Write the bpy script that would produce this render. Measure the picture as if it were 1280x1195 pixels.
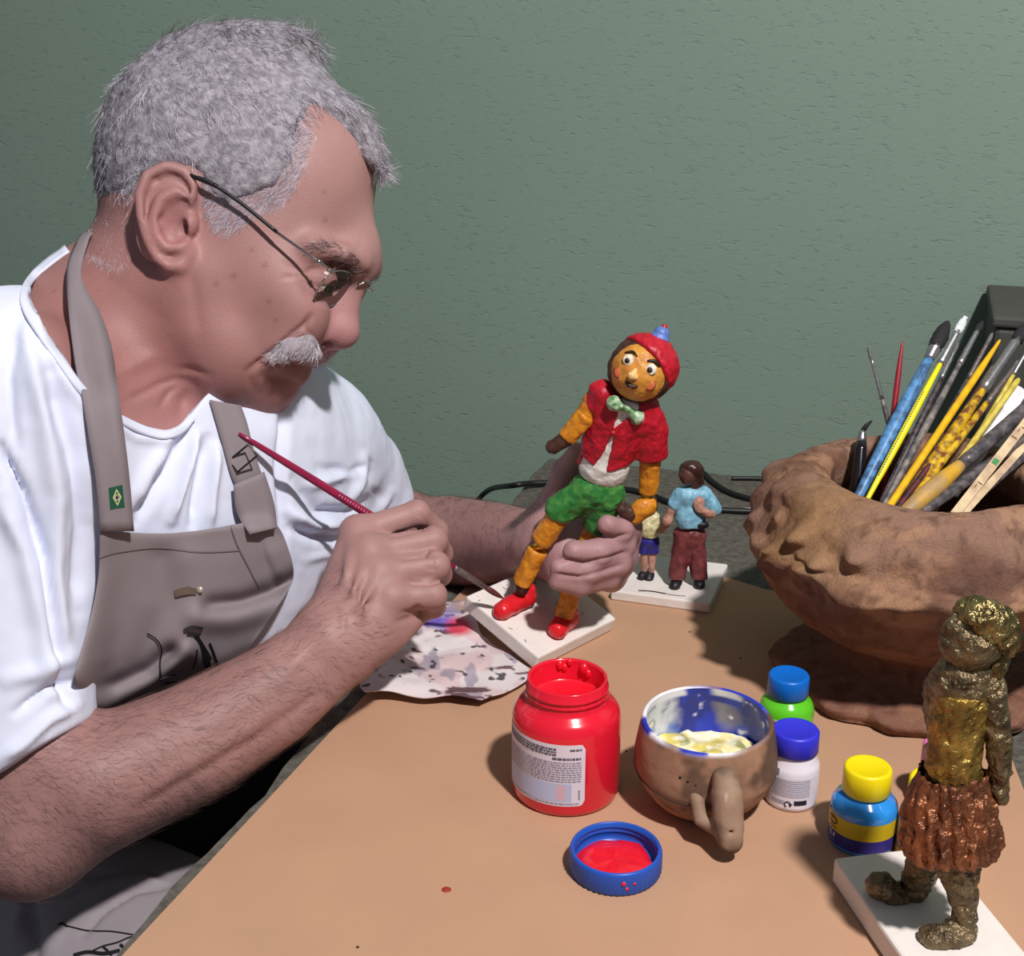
import bpy, bmesh, math, random
import numpy as np
from mathutils import Vector, Matrix, noise as mnoise
from mathutils.bvhtree import BVHTree

for _o in list(bpy.data.objects):
    bpy.data.objects.remove(_o)
scene = bpy.context.scene
COL = scene.collection

# ------------------------------------------------------------------ camera, world, light, exposure
TZ = 0.75                      # table top height
CAM_H = 0.55                   # camera above the table top
PITCH = math.radians(20.0)
FPX = 1700.0                   # focal length in pixels of the 1280 px wide frame
cd = bpy.data.cameras.new('camera')
cam = bpy.data.objects.new('camera', cd)
COL.objects.link(cam)
cam.location = (0, 0, TZ + CAM_H)
cam.rotation_euler = (math.pi / 2 - PITCH, 0, 0)
cd.sensor_fit = 'HORIZONTAL'
cd.sensor_width = 36.0
cd.lens = 36.0 * FPX / 1280.0
cd.clip_start = 0.02
scene.camera = cam

w = bpy.data.worlds.new('room_air')
scene.world = w
w.use_nodes = True
w.node_tree.nodes['Background'].inputs[0].default_value = (0.78, 0.86, 1.0, 1)
w.node_tree.nodes['Background'].inputs[1].default_value = 0.16

ld = bpy.data.lights.new('ceiling_bulb', 'AREA')
ld.shape = 'DISK'
ld.size = 0.13
ld.energy = 68
ld.color = (1.0, 0.955, 0.93)
lo = bpy.data.objects.new('ceiling_bulb', ld)
COL.objects.link(lo)
lo.location = (0.62, -0.28, TZ + 2.05)
lo.rotation_euler = (math.radians(-12), math.radians(10), 0)
lo.rotation_euler = (Vector((0.1, 1.05, TZ + 0.1)) - lo.location).to_track_quat('-Z', 'Y').to_euler()

scene.view_settings.view_transform = 'Standard'
scene.view_settings.look = 'None'
scene.view_settings.gamma = 1.0
scene.view_settings.exposure = 0.0
scene.view_settings.use_curve_mapping = False
try:
    scene.cycles.use_denoising = True
    scene.cycles.max_bounces = 8
except Exception:
    pass

# ------------------------------------------------------------------ helpers
rng = np.random.default_rng(7)
random.seed(7)
CR = np.array(Matrix.Rotation(math.pi / 2 - PITCH, 3, 'X'))
CL = np.array((0.0, 0.0, TZ + CAM_H))


def c2w(p):
    return np.asarray(p, float) @ CR.T + CL


def w2c(p):
    return (np.asarray(p, float) - CL) @ CR


def P(u, v, d):
    """camera-frame point (x right, y up, z back) seen at pixel u,v with depth d"""
    return np.array(((u - 640.0) / FPX * d, -(v - 597.5) / FPX * d, -d))


def W(u, v, d):
    return c2w(P(u, v, d))


def onz(u, v, z=0.0):
    """world point seen at pixel u,v on the plane z above the table"""
    r = np.array(((u - 640.0) / FPX, -(v - 597.5) / FPX, -1.0)) @ CR.T
    t = (TZ + z - CL[2]) / r[2]
    return CL + r * t


def lin(c):
    """sRGB 0-255 -> linear"""
    c = np.asarray(c, float) / 255.0
    return tuple(np.where(c <= 0.04045, c / 12.92, ((c + 0.055) / 1.055) ** 2.4))


ORG = {}


def tagit(o, label=None, cat=None, group=None, kind=None):
    if label: o['label'] = label
    if cat: o['category'] = cat
    if group: o['group'] = group
    if kind: o['kind'] = kind
    return o


def thing(name, loc, label, cat, group=None):
    o = bpy.data.objects.new(name, None)
    o.empty_display_size = 0.03
    o.location = tuple(loc)
    COL.objects.link(o)
    ORG[o.name] = np.array(loc, float)
    return tagit(o, label, cat, group)


def add(name, V, F, m, parent=None, smooth=True, col=None, org=None, uv=None):
    """mesh object from world-space vertices"""
    V = np.asarray(V, float)
    if parent is not None:
        og = ORG[parent.name]
    elif org is not None:
        og = np.array(org, float)
    else:
        og = np.array(((V[:, 0].min() + V[:, 0].max()) / 2, (V[:, 1].min() + V[:, 1].max()) / 2, V[:, 2].min()))
    me = bpy.data.meshes.new(name)
    VL = V - og
    if isinstance(F, np.ndarray) and F.ndim == 2:
        n, k = F.shape
        me.vertices.add(len(VL)); me.vertices.foreach_set('co', VL.astype(np.float32).ravel())
        me.loops.add(n * k); me.loops.foreach_set('vertex_index', F.astype(np.int32).ravel())
        me.polygons.add(n)
        me.polygons.foreach_set('loop_start', np.arange(0, n * k, k, dtype=np.int32))
        me.update(calc_edges=True)
    else:
        me.from_pydata([tuple(v) for v in VL], [], [tuple(int(i) for i in f) for f in F])
        me.update()
    me.validate()
    if smooth:
        me.polygons.foreach_set('use_smooth', [True] * len(me.polygons))
    if col is not None:
        a = me.color_attributes.new('Col', 'FLOAT_COLOR', 'POINT')
        c4 = np.ones((len(V), 4), np.float32)
        c4[:, :3] = col
        a.data.foreach_set('color', c4.ravel())
    if uv is not None:
        a = me.attributes.new('UVP', 'FLOAT_VECTOR', 'POINT')
        c3 = np.zeros((len(V), 3), np.float32)
        c3[:, :np.asarray(uv).shape[1]] = uv
        a.data.foreach_set('vector', c3.ravel())
    if m is not None:
        me.materials.append(m)
    o = bpy.data.objects.new(name, me)
    COL.objects.link(o)
    if parent is not None:
        o.parent = parent
        if parent.parent is None and parent.type == 'EMPTY':
            o.location = (0, 0, 0)
        elif parent.parent is None:
            o.location = (0, 0, 0)
    else:
        o.location = tuple(og)
    ORG[o.name] = og
    return o


def bevel(o, wd=0.001, seg=2, ang=35):
    md = o.modifiers.new('bevel', 'BEVEL')
    md.width = wd; md.segments = seg; md.limit_method = 'ANGLE'; md.angle_limit = math.radians(ang)
    return o


# ---- primitive mesh makers (world verts, faces)
def frame_from(ax):
    ax = np.asarray(ax, float); ax = ax / np.linalg.norm(ax)
    t = np.array((0, 0, 1.0)) if abs(ax[2]) < 0.9 else np.array((1.0, 0, 0))
    x = np.cross(t, ax); x /= np.linalg.norm(x)
    return x, np.cross(ax, x), ax


def lathe(prof, base, ax=(0, 0, 1), n=48, caps=True, xdir=None):
    """prof: list of (r, h) along axis from base"""
    x, y, a = frame_from(ax)
    if xdir is not None:
        x = np.asarray(xdir, float); x = x - a * np.dot(x, a); x /= np.linalg.norm(x); y = np.cross(a, x)
    V = []; F = []
    th = np.linspace(0, 2 * np.pi, n, endpoint=False)
    for r, h in prof:
        V.append(np.asarray(base) + np.outer(np.cos(th) * r, x) + np.outer(np.sin(th) * r, y) + a * h)
    V = np.concatenate(V)
    for i in range(len(prof) - 1):
        for j in range(n):
            k = (j + 1) % n
            F.append((i * n + j, i * n + k, (i + 1) * n + k, (i + 1) * n + j))
    if caps:
        F.append(tuple(range(n - 1, -1, -1)))
        F.append(tuple((len(prof) - 1) * n + j for j in range(n)))
    return V, F


def tubem(pts, rad, n=12, caps=True, flat=None):
    """tube along a polyline; rad scalar or list; flat=(axis, factor) squashes the section"""
    pts = np.asarray(pts, float)
    if np.isscalar(rad): rad = [rad] * len(pts)
    T = np.gradient(pts, axis=0)
    T /= np.linalg.norm(T, axis=1)[:, None]
    x, y, _ = frame_from(T[0])
    if flat is not None:
        x = np.asarray(flat[0], float); x = x - T[0] * np.dot(x, T[0]); x /= np.linalg.norm(x)
    V = []; F = []
    th = np.linspace(0, 2 * np.pi, n, endpoint=False)
    for i in range(len(pts)):
        x = x - T[i] * np.dot(x, T[i]); x /= np.linalg.norm(x)
        y = np.cross(T[i], x)
        fx = 1.0 if flat is None else flat[1]
        V.append(pts[i] + np.outer(np.cos(th) * rad[i] * fx, x) + np.outer(np.sin(th) * rad[i], y))
    V = np.concatenate(V)
    for i in range(len(pts) - 1):
        for j in range(n):
            k = (j + 1) % n
            F.append((i * n + j, i * n + k, (i + 1) * n + k, (i + 1) * n + j))
    if caps:
        F.append(tuple(range(n - 1, -1, -1)))
        F.append(tuple((len(pts) - 1) * n + j for j in range(n)))
    return V, F


def join(*parts):
    V = []; F = []; o = 0
    for v, f in parts:
        V.append(np.asarray(v)); F += [tuple(int(i) + o for i in q) for q in f]; o += len(v)
    return np.concatenate(V), F


def boxm(c, sx, sy, sz, X=(1, 0, 0), Y=(0, 1, 0), Z=(0, 0, 1)):
    c, X, Y, Z = [np.asarray(q, float) for q in (c, X, Y, Z)]
    V = [c + X * sx * a / 2 + Y * sy * b / 2 + Z * sz * e / 2 for e in (-1, 1) for b in (-1, 1) for a in (-1, 1)]
    F = [(0, 2, 3, 1), (4, 5, 7, 6), (0, 1, 5, 4), (2, 6, 7, 3), (0, 4, 6, 2), (1, 3, 7, 5)]
    return np.array(V), F


def gridm(G):
    """faces for an (n,m,3) array of points"""
    n, m = G.shape[:2]
    idx = np.arange(n * m).reshape(n, m)
    F = np.stack([idx[:-1, :-1], idx[1:, :-1], idx[1:, 1:], idx[:-1, 1:]], -1).reshape(-1, 4)
    return G.reshape(-1, 3), F


def spline(pts, n):
    """Catmull-Rom resample"""
    p = np.asarray(pts, float)
    p = np.vstack([2 * p[0] - p[1], p, 2 * p[-1] - p[-2]])
    m = len(p) - 3
    out = []
    for t in np.linspace(0, m - 1e-9, n):
        i = int(t); f = t - i
        a, b, c, d = p[i:i + 4]
        out.append(0.5 * ((2 * b) + (-a + c) * f + (2 * a - 5 * b + 4 * c - d) * f * f + (-a + 3 * b - 3 * c + d) * f ** 3))
    return np.array(out)


# ---- value noise in numpy
_perm = np.random.default_rng(3).random(65536).astype(np.float32)


def vnoise(p, s):
    q = np.asarray(p, np.float64) * s
    i = np.floor(q).astype(np.int64); f = q - i
    f = f * f * (3 - 2 * f)
    def h(a, b, c):
        return _perm[((a * 73856093) ^ (b * 19349663) ^ (c * 83492791)) & 65535]
    x, y, z = i.T; fx, fy, fz = f.T
    r = 0
    for dx in (0, 1):
        for dy in (0, 1):
            for dz in (0, 1):
                wgt = (fx if dx else 1 - fx) * (fy if dy else 1 - fy) * (fz if dz else 1 - fz)
                r = r + wgt * h(x + dx, y + dy, z + dz)
    return r * 2 - 1


def fbm(p, s, o=4):
    r = 0; a = 1.0
    for k in range(o):
        r = r + a * vnoise(np.asarray(p) + k * 3.17, s); s *= 2.03; a *= 0.5
    return r


# ---- materials
def nt(m):
    return m.node_tree.nodes, m.node_tree.links


def mat(name, col, rough=0.6, metal=0.0, var=0.0, vscale=60, bump=0.0, bscale=200, attr=False, sub=0.0, spec=0.5,
        coat=0.0, col2=None, bdist=0.002, detail=4, trans=0.0, ior=1.45, stretch=None, subrad=(1, .35, .2)):
    m = bpy.data.materials.new(name)
    m.use_nodes = True
    N, L = nt(m)
    b = N['Principled BSDF']
    b.inputs['Roughness'].default_value = rough
    b.inputs['Metallic'].default_value = metal
    b.inputs['Specular IOR Level'].default_value = spec
    b.inputs['Coat Weight'].default_value = coat
    b.inputs['Coat Roughness'].default_value = 0.08
    b.inputs['Transmission Weight'].default_value = trans
    b.inputs['IOR'].default_value = ior
    if sub > 0:
        b.inputs['Subsurface Weight'].default_value = sub
        b.inputs['Subsurface Radius'].default_value = subrad
        b.inputs['Subsurface Scale'].default_value = 0.006
    c = (*col, 1)
    b.inputs['Base Color'].default_value = c
    tc = N.new('ShaderNodeTexCoord')
    vec = tc.outputs['Object']
    if stretch is not None:
        mp = N.new('ShaderNodeMapping')
        mp.inputs['Scale'].default_value = stretch
        L.new(vec, mp.inputs['Vector']); vec = mp.outputs['Vector']
    src = None
    if attr:
        at = N.new('ShaderNodeAttribute'); at.attribute_name = 'Col'
        src = at.outputs['Color']
    if var > 0 or col2 is not None:
        nz = N.new('ShaderNodeTexNoise')
        nz.inputs['Scale'].default_value = vscale
        nz.inputs['Detail'].default_value = detail
        L.new(vec, nz.inputs['Vector'])
        if col2 is not None:
            rp = N.new('ShaderNodeValToRGB')
            rp.color_ramp.elements[0].position = 0.38; rp.color_ramp.elements[1].position = 0.62
            rp.color_ramp.elements[0].color = c; rp.color_ramp.elements[1].color = (*col2, 1)
            L.new(nz.outputs['Fac'], rp.inputs['Fac'])
            src = rp.outputs['Color'] if src is None else src
        if var > 0:
            hv = N.new('ShaderNodeHueSaturation')
            mr = N.new('ShaderNodeMapRange')
            mr.inputs['From Min'].default_value = 0.25; mr.inputs['From Max'].default_value = 0.75
            mr.inputs['To Min'].default_value = 1 - var; mr.inputs['To Max'].default_value = 1 + var
            n2 = N.new('ShaderNodeTexNoise'); n2.inputs['Scale'].default_value = vscale * 1.7; n2.inputs['Detail'].default_value = detail
            L.new(vec, n2.inputs['Vector'])
            L.new(n2.outputs['Fac'], mr.inputs['Value']); L.new(mr.outputs['Result'], hv.inputs['Value'])
            if src is None: hv.inputs['Color'].default_value = c
            else: L.new(src, hv.inputs['Color'])
            src = hv.outputs['Color']
    if src is not None:
        L.new(src, b.inputs['Base Color'])
    if bump > 0:
        nb = N.new('ShaderNodeTexNoise'); nb.inputs['Scale'].default_value = bscale; nb.inputs['Detail'].default_value = 5
        L.new(vec, nb.inputs['Vector'])
        bp = N.new('ShaderNodeBump'); bp.inputs['Strength'].default_value = bump; bp.inputs['Distance'].default_value = bdist
        L.new(nb.outputs['Fac'], bp.inputs['Height']); L.new(bp.outputs['Normal'], b.inputs['Normal'])
    return m


def mnode(m, kind, **kw):
    n = m.node_tree.nodes.new(kind)
    for k, v in kw.items():
        if k in n.inputs: n.inputs[k].default_value = v
        else: setattr(n, k, v)
    return n


# ------------------------------------------------------------------ the setting
EW = np.array((math.cos(math.radians(-16.3)), math.sin(math.radians(-16.3)), 0.0))   # along the wall, to the right
EU = np.array((-EW[1], EW[0], 0.0))                                                   # towards the wall
CORNER = onz(688, 573)                                                                # slab corner at the wall
CORNER[2] = 0.0
CORNER = CORNER - EU * 0.0


def tp(a, b, z=0.0):
    """point a metres right of the slab's left edge, b metres from the wall, z above the table"""
    return CORNER + EW * a - EU * b + np.array((0, 0, TZ + z))


# wall: painted rough stucco
m_wall = mat('green_wall_paint', lin((121, 140, 126)), rough=0.62, spec=0.35)
N, L = nt(m_wall); B = N['Principled BSDF']
tcn = N.new('ShaderNodeTexCoord'); mp = N.new('ShaderNodeMapping'); mp.inputs['Scale'].default_value = (1, 1, 2.6)
L.new(tcn.outputs['Object'], mp.inputs['Vector'])
n1 = mnode(m_wall, 'ShaderNodeTexNoise', Scale=80.0, Detail=6.0, Roughness=0.62)
n2 = mnode(m_wall, 'ShaderNodeTexVoronoi', Scale=26.0)
n3 = mnode(m_wall, 'ShaderNodeTexNoise', Scale=2.2, Detail=3.0)
n4 = mnode(m_wall, 'ShaderNodeTexNoise', Scale=120.0, Detail=3.0)
for q in (n1, n2, n4): L.new(mp.outputs['Vector'], q.inputs['Vector'])
L.new(tcn.outputs['Object'], n3.inputs['Vector'])
r1 = N.new('ShaderNodeValToRGB'); r1.color_ramp.elements[0].position = 0.58; r1.color_ramp.elements[1].position = 0.76
L.new(n1.outputs['Fac'], r1.inputs['Fac'])
ad = N.new('ShaderNodeMath'); ad.operation = 'MULTIPLY_ADD'; ad.inputs[1].default_value = 0.25
L.new(n4.outputs['Fac'], ad.inputs[0]); L.new(r1.outputs['Color'], ad.inputs[2])
bp = N.new('ShaderNodeBump'); bp.inputs['Strength'].default_value = 0.52; bp.inputs['Distance'].default_value = 0.0014
bp.invert = True
L.new(ad.outputs[0], bp.inputs['Height']); L.new(bp.outputs['Normal'], B.inputs['Normal'])
hs = N.new('ShaderNodeHueSaturation'); hs.inputs['Color'].default_value = (*lin((126, 146, 133)), 1)
mr = N.new('ShaderNodeMapRange'); mr.inputs['To Min'].default_value = 0.90; mr.inputs['To Max'].default_value = 1.08
L.new(n3.outputs['Fac'], mr.inputs['Value']); L.new(mr.outputs['Result'], hs.inputs['Value'])
L.new(hs.outputs['Color'], B.inputs['Base Color'])

a0 = CORNER - EW * 2.2 + EU * 0.0
V, F = boxm(CORNER + EW * 0.3 + EU * 0.0615 + np.array((0, 0, 1.25)), 8.0, 0.12, 2.5, EW, EU)
tagit(add('wall_back', V, F, m_wall, smooth=False), kind='structure')
m_floor = mat('dark_cement_floor', lin((84, 80, 76)), rough=0.8, var=0.15, vscale=8, bump=0.2)
V, F = boxm(CORNER + EW * 0.3 - EU * 1.6 + np.array((0, 0, -0.03)), 8.0, 3.4, 0.06, EW, EU)
tagit(add('floor', V, F, m_floor, smooth=False), kind='structure')
# ------------------------------------------------------------------ signed-distance sculpting (camera-frame metres)
class Field:
    def __init__(self):
        self.ops = []

    def put(self, fn, lo, hi, op='u', k=0.0):
        self.ops.append([fn, np.array(lo, float), np.array(hi, float), op, k])
        return self

    def ell(self, c, r, R=None, op='u', k=0.0):
        c = np.asarray(c, np.float32); r = np.asarray(r, np.float32)
        if R is None: R = np.eye(3)
        R = np.asarray(R, np.float32)          # rows = axes
        ext = np.sqrt(((R * r[:, None]) ** 2).sum(0))
        def fn(p):
            q = (p - c) @ R.T
            k0 = np.sqrt(((q / r) ** 2).sum(1)); k1 = np.sqrt(((q / (r * r)) ** 2).sum(1)) + 1e-9
            return k0 * (k0 - 1) / k1
        return self.put(fn, c - ext, c + ext, op, k)

    def sph(self, c, r, op='u', k=0.0):
        c = np.asarray(c, np.float32)
        return self.put(lambda p: np.sqrt(((p - c) ** 2).sum(1)) - r, c - r, c + r, op, k)

    def tube(self, pts, rad, op='u', k=0.0, flat=None):
        pts = np.asarray(pts, np.float32)
        if np.isscalar(rad): rad = [rad] * len(pts)
        rad = np.asarray(rad, np.float32); mx = rad.max()
        def fn(p):
            d = None
            for i in range(len(pts) - 1):
                a, b = pts[i], pts[i + 1]; ab = b - a
                t = np.clip(((p - a) @ ab) / max(float(ab @ ab), 1e-12), 0, 1)
                q = p - a - t[:, None] * ab
                e = np.sqrt((q * q).sum(1)) - (rad[i] + t * (rad[i + 1] - rad[i]))
                d = e if d is None else np.minimum(d, e)
            return d
        return self.put(fn, pts.min(0) - mx, pts.max(0) + mx, op, k)

    def box(self, c, s, R=None, rnd=0.0, op='u', k=0.0):
        c = np.asarray(c, np.float32); s = np.asarray(s, np.float32) / 2 - rnd
        if R is None: R = np.eye(3)
        R = np.asarray(R, np.float32)
        ext = np.sqrt(((R * (s + rnd)[:, None]) ** 2).sum(0)) * 1.8
        def fn(p):
            q = np.abs((p - c) @ R.T) - s
            return np.sqrt((np.maximum(q, 0) ** 2).sum(1)) + np.minimum(q.max(1), 0) - rnd
        return self.put(fn, c - ext, c + ext, op, k)

    def half(self, pt, nrm, op='i', k=0.0, lo=(-9, -9, -9), hi=(9, 9, 9)):
        """keeps the side the normal points away from"""
        pt = np.asarray(pt, np.float32); nrm = np.asarray(nrm, np.float32); nrm = nrm / np.linalg.norm(nrm)
        return self.put(lambda p: (p - pt) @ nrm, lo, hi, op, k)

    def eval(self, p, lo, hi):
        D = np.full(len(p), 1.0, np.float32)
        for fn, a, b, op, k in self.ops:
            if (a > hi).any() or (b < lo).any(): continue
            e = fn(p)
            if op == 'u':
                if k > 0:
                    hh = np.maximum(k - np.abs(D - e), 0) / k
                    D = np.minimum(D, e) - hh * hh * k * 0.25
                else: D = np.minimum(D, e)
            else:
                if op == 's': e = -e
                if k > 0:
                    hh = np.maximum(k - np.abs(D - e), 0) / k
                    D = np.maximum(D, e) + hh * hh * k * 0.25
                else: D = np.maximum(D, e)
        return D

    def bounds(self):
        a = np.min([q[1] for q in self.ops if q[3] == 'u'], 0); b = np.max([q[2] for q in self.ops if q[3] == 'u'], 0)
        return a, b

    def seal(self):
        mk = 0.0
        for q in reversed(self.ops):
            mk = max(mk, q[4])
            m = max(1.2 * mk, 1.5 * q[4]) + 0.008
            q[1] = q[1] - m; q[2] = q[2] + m

    def mesh(self, h, n=36, clip=None):
        self.seal()
        lo, hi = self.bounds()
        if clip is not None: lo = np.maximum(lo, clip[0]); hi = np.minimum(hi, clip[1])
        i0 = np.floor(lo / h).astype(int) - 2; i1 = np.ceil(hi / h).astype(int) + 2
        off = i0.copy(); dim = i1 - i0 + 8
        def gid(c): return ((c[..., 0] - off[0] + 2) * (dim[1] + 4) + (c[..., 1] - off[1] + 2)) * (dim[2] + 4) + (c[..., 2] - off[2] + 2)
        VV = []; GG = []; QQ = []
        ar = np.arange(n + 1)
        LI = np.stack(np.meshgrid(ar, ar, ar, indexing='ij'), -1).reshape(-1, 3)
        boxes = [(q[1], q[2]) for q in self.ops if q[3] == 'u']
        corner = np.array([(a, b, c) for a in (0, 1) for b in (0, 1) for c in (0, 1)])
        edges = [(a, b) for a in range(8) for b in range(a + 1, 8) if np.abs(corner[a] - corner[b]).sum() == 1]
        for cx in range(i0[0], i1[0], n):
            for cy in range(i0[1], i1[1], n):
                for cz in range(i0[2], i1[2], n):
                    base = np.array((cx, cy, cz)); a = base * h; b = (base + n) * h
                    if not any((x <= b).all() and (y >= a).all() for x, y in boxes): continue
                    p = ((LI + base) * h).astype(np.float32)
                    D = self.eval(p, a, b).reshape(n + 1, n + 1, n + 1)
                    if D.min() > 0 or D.max() < 0: continue
                    S = D < 0
                    cnt = sum(S[x:n + x, y:n + y, z:n + z].astype(np.int8) for x, y, z in corner)
                    act = np.argwhere((cnt > 0) & (cnt < 8))
                    if len(act) == 0: continue
                    dv = np.stack([D[act[:, 0] + x, act[:, 1] + y, act[:, 2] + z] for x, y, z in corner], 1)
                    acc = np.zeros((len(act), 3)); ct = np.zeros(len(act))
                    for e0, e1 in edges:
                        A = dv[:, e0]; Bv = dv[:, e1]; mk = (A < 0) != (Bv < 0)
                        t = np.where(mk, A / np.where(mk, A - Bv, 1), 0)
                        q = corner[e0] + t[:, None] * (corner[e1] - corner[e0])
                        acc += q * mk[:, None]; ct += mk
                    VV.append((act + base + acc / ct[:, None]) * h)
                    GG.append(gid(act + base))
                    for ax in range(3):
                        s0 = [slice(0, n)] * 3; s1 = [slice(0, n)] * 3; s1[ax] = slice(1, n + 1)
                        A = S[tuple(s0)]; Bm = S[tuple(s1)]
                        e = np.argwhere(A != Bm)
                        if len(e) == 0: continue
                        fl = A[e[:, 0], e[:, 1], e[:, 2]]
                        g = e + base
                        o1, o2 = [(1, 2), (2, 0), (0, 1)][ax]
                        d1 = np.zeros(3, int); d1[o1] = 1; d2 = np.zeros(3, int); d2[o2] = 1
                        Q = np.stack([gid(g - d1 - d2), gid(g - d2), gid(g), gid(g - d1)], 1)
                        Q[~fl] = Q[~fl][:, ::-1]
                        QQ.append(Q)
        V = np.concatenate(VV); G = np.concatenate(GG); Q = np.concatenate(QQ)
        od = np.argsort(G); Gs = G[od]
        ix = np.searchsorted(Gs, Q); ix = np.clip(ix, 0, len(Gs) - 1)
        ok = (Gs[ix] == Q).all(1)
        return V, od[ix[ok]]


def vnormals(V, F):
    n = np.zeros_like(V)
    a, b, c, d = (V[F[:, i]] for i in range(4))
    fn = np.cross(c - a, d - b)
    for i in range(4): np.add.at(n, F[:, i], fn)
    return n / (np.linalg.norm(n, axis=1)[:, None] + 1e-12)


def lap(V, F, it=2, lam=0.5):
    E = np.concatenate([F[:, [0, 1]], F[:, [1, 2]], F[:, [2, 3]], F[:, [3, 0]]])
    for _ in range(it):
        s = np.zeros_like(V); c = np.zeros(len(V))
        for k in range(3):
            s[:, k] = np.bincount(E[:, 0], V[E[:, 1], k], len(V)) + np.bincount(E[:, 1], V[E[:, 0], k], len(V))
        c = np.bincount(E[:, 0], minlength=len(V)) + np.bincount(E[:, 1], minlength=len(V))
        V = V + lam * (s / np.maximum(c, 1)[:, None] - V)
    return V


def inpoly(u, v, poly):
    poly = np.asarray(poly, float); r = np.zeros(len(u), bool)
    j = len(poly) - 1
    for i in range(len(poly)):
        xi, yi = poly[i]; xj, yj = poly[j]
        c = ((yi > v) != (yj > v)) & (u < (xj - xi) * (v - yi) / (yj - yi + 1e-12) + xi)
        r ^= c; j = i
    return r


def polydist(u, v, poly, closed=True):
    """signed pixel distance to polygon outline, negative inside"""
    poly = np.asarray(poly, float); d = np.full(len(u), 1e9)
    n = len(poly); m = n if closed else n - 1
    for i in range(m):
        a = poly[i]; b = poly[(i + 1) % n]; ab = b - a
        t = np.clip(((u - a[0]) * ab[0] + (v - a[1]) * ab[1]) / (ab @ ab + 1e-12), 0, 1)
        d = np.minimum(d, np.hypot(u - a[0] - t * ab[0], v - a[1] - t * ab[1]))
    return np.where(inpoly(u, v, poly), -d, d) if closed else d


def pix(Vc):
    return 640 - Vc[:, 0] / Vc[:, 2] * FPX, 597.5 + Vc[:, 1] / Vc[:, 2] * FPX
# ------------------------------------------------------------------ the man
HD = 1.06
HL = np.array((-0.13, -0.02, 0.99)); HL /= np.linalg.norm(HL)      # lateral axis of the head, towards his right ear
HP0 = P(300, 250, HD)
S = HD / FPX


def H(u, v, wv=0.0):
    """point at lateral offset wv (m, towards his right side) seen at u,v"""
    r = np.array(((u - 640.0) / FPX, -(v - 597.5) / FPX, -1.0))
    return r * ((HP0 @ HL + wv) / (r @ HL))


def mir(p):
    p = np.asarray(p, float)
    return p - HL * 2 * ((p - HP0) @ HL)


def axes(ang):
    """rows: in-plane axis at ang degrees (0 = right, 90 = up), its left normal, lateral"""
    a = math.radians(ang)
    e1 = np.array((math.cos(a), math.sin(a), 0)); e1 = e1 - HL * (e1 @ HL); e1 /= np.linalg.norm(e1)
    e2 = np.cross(HL, e1)
    return np.array((e1, e2, HL))


def skull(f, g=0.0):
    """cranium shared by the skin and the hair, grown by g"""
    f.ell(H(294, 206), (0.1005 + g, 0.0935 + g, 0.0745 + g), axes(-24))
    f.ell(H(250, 212), (0.072 + g, 0.078 + g, 0.0745 + g), axes(-24), k=0.02)
    f.ell(H(372, 246), (0.052 + g, 0.070 + g, 0.060 + g), axes(-28), k=0.03)


fb = Field()
# torso
TA = np.array((-0.62, 0.02, 0.785)); TA /= np.linalg.norm(TA)               # lateral axis of the chest, towards his right
SP = np.array((0.10, 0.95, 0.30)); SP = SP - TA * (SP @ TA); SP /= np.linalg.norm(SP)
TF = np.cross(SP, TA)                                                         # chest front
if TF[0] < 0: TF = -TF
TR = np.array((TA, SP, TF))
CC = np.array((-0.285, -0.055, -1.122))
BC = np.array((-0.338, -0.215, -1.175))
SHR = P(12, 482, 0.955); SHL = P(385, 552, 1.245)


def torso(f, g=0.0, belly=True):
    f.ell(CC, (0.158 + g, 0.205 + g, 0.100 + g), TR)
    if belly: f.ell(BC, (0.140 + g, 0.175 + g, 0.104 + g), TR, k=0.05)
    f.tube([SHR, P(160, 452, 1.085), SHL], [0.048 + g, 0.052 + g, 0.046 + g], k=0.06)
    f.tube([SHR + np.array((.01, -.05, -.02)), SHL + np.array((-.02, -.05, .03))], [0.052 + g, 0.05 + g], k=0.06)


torso(fb, -0.008, False)
ELR = P(34, 1034, 0.955); WRR = P(418, 800, 1.035)
ELL = P(505, 690, 1.40); WRL = P(672, 680, 1.215)
# right arm
fb.tube([SHR, P(16, 800, 0.95), ELR], [0.050, 0.043, 0.040], k=0.03)
fb.tube([ELR, P(118, 982, 0.955), P(235, 926, 0.985), P(338, 860, 1.015), WRR], [0.041, 0.0462, 0.0405, 0.0320, 0.0270], k=0.03)
fb.sph(P(44, 1060, 0.945), 0.023, k=0.03)
fb.tube([P(120, 1022, 0.965), P(250, 966, 0.98), P(360, 898, 1.01), P(425, 840, 1.025)], [0.020, 0.018, 0.016, 0.013], k=0.02)
# left arm
fb.tube([SHL, P(450, 630, 1.34), ELL], [0.048, 0.047, 0.043], k=0.03)
fb.tube([ELL, P(560, 678, 1.345), P(620, 678, 1.28), WRL], [0.047, 0.046, 0.0375, 0.0285], k=0.03)

skull(fb)
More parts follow.
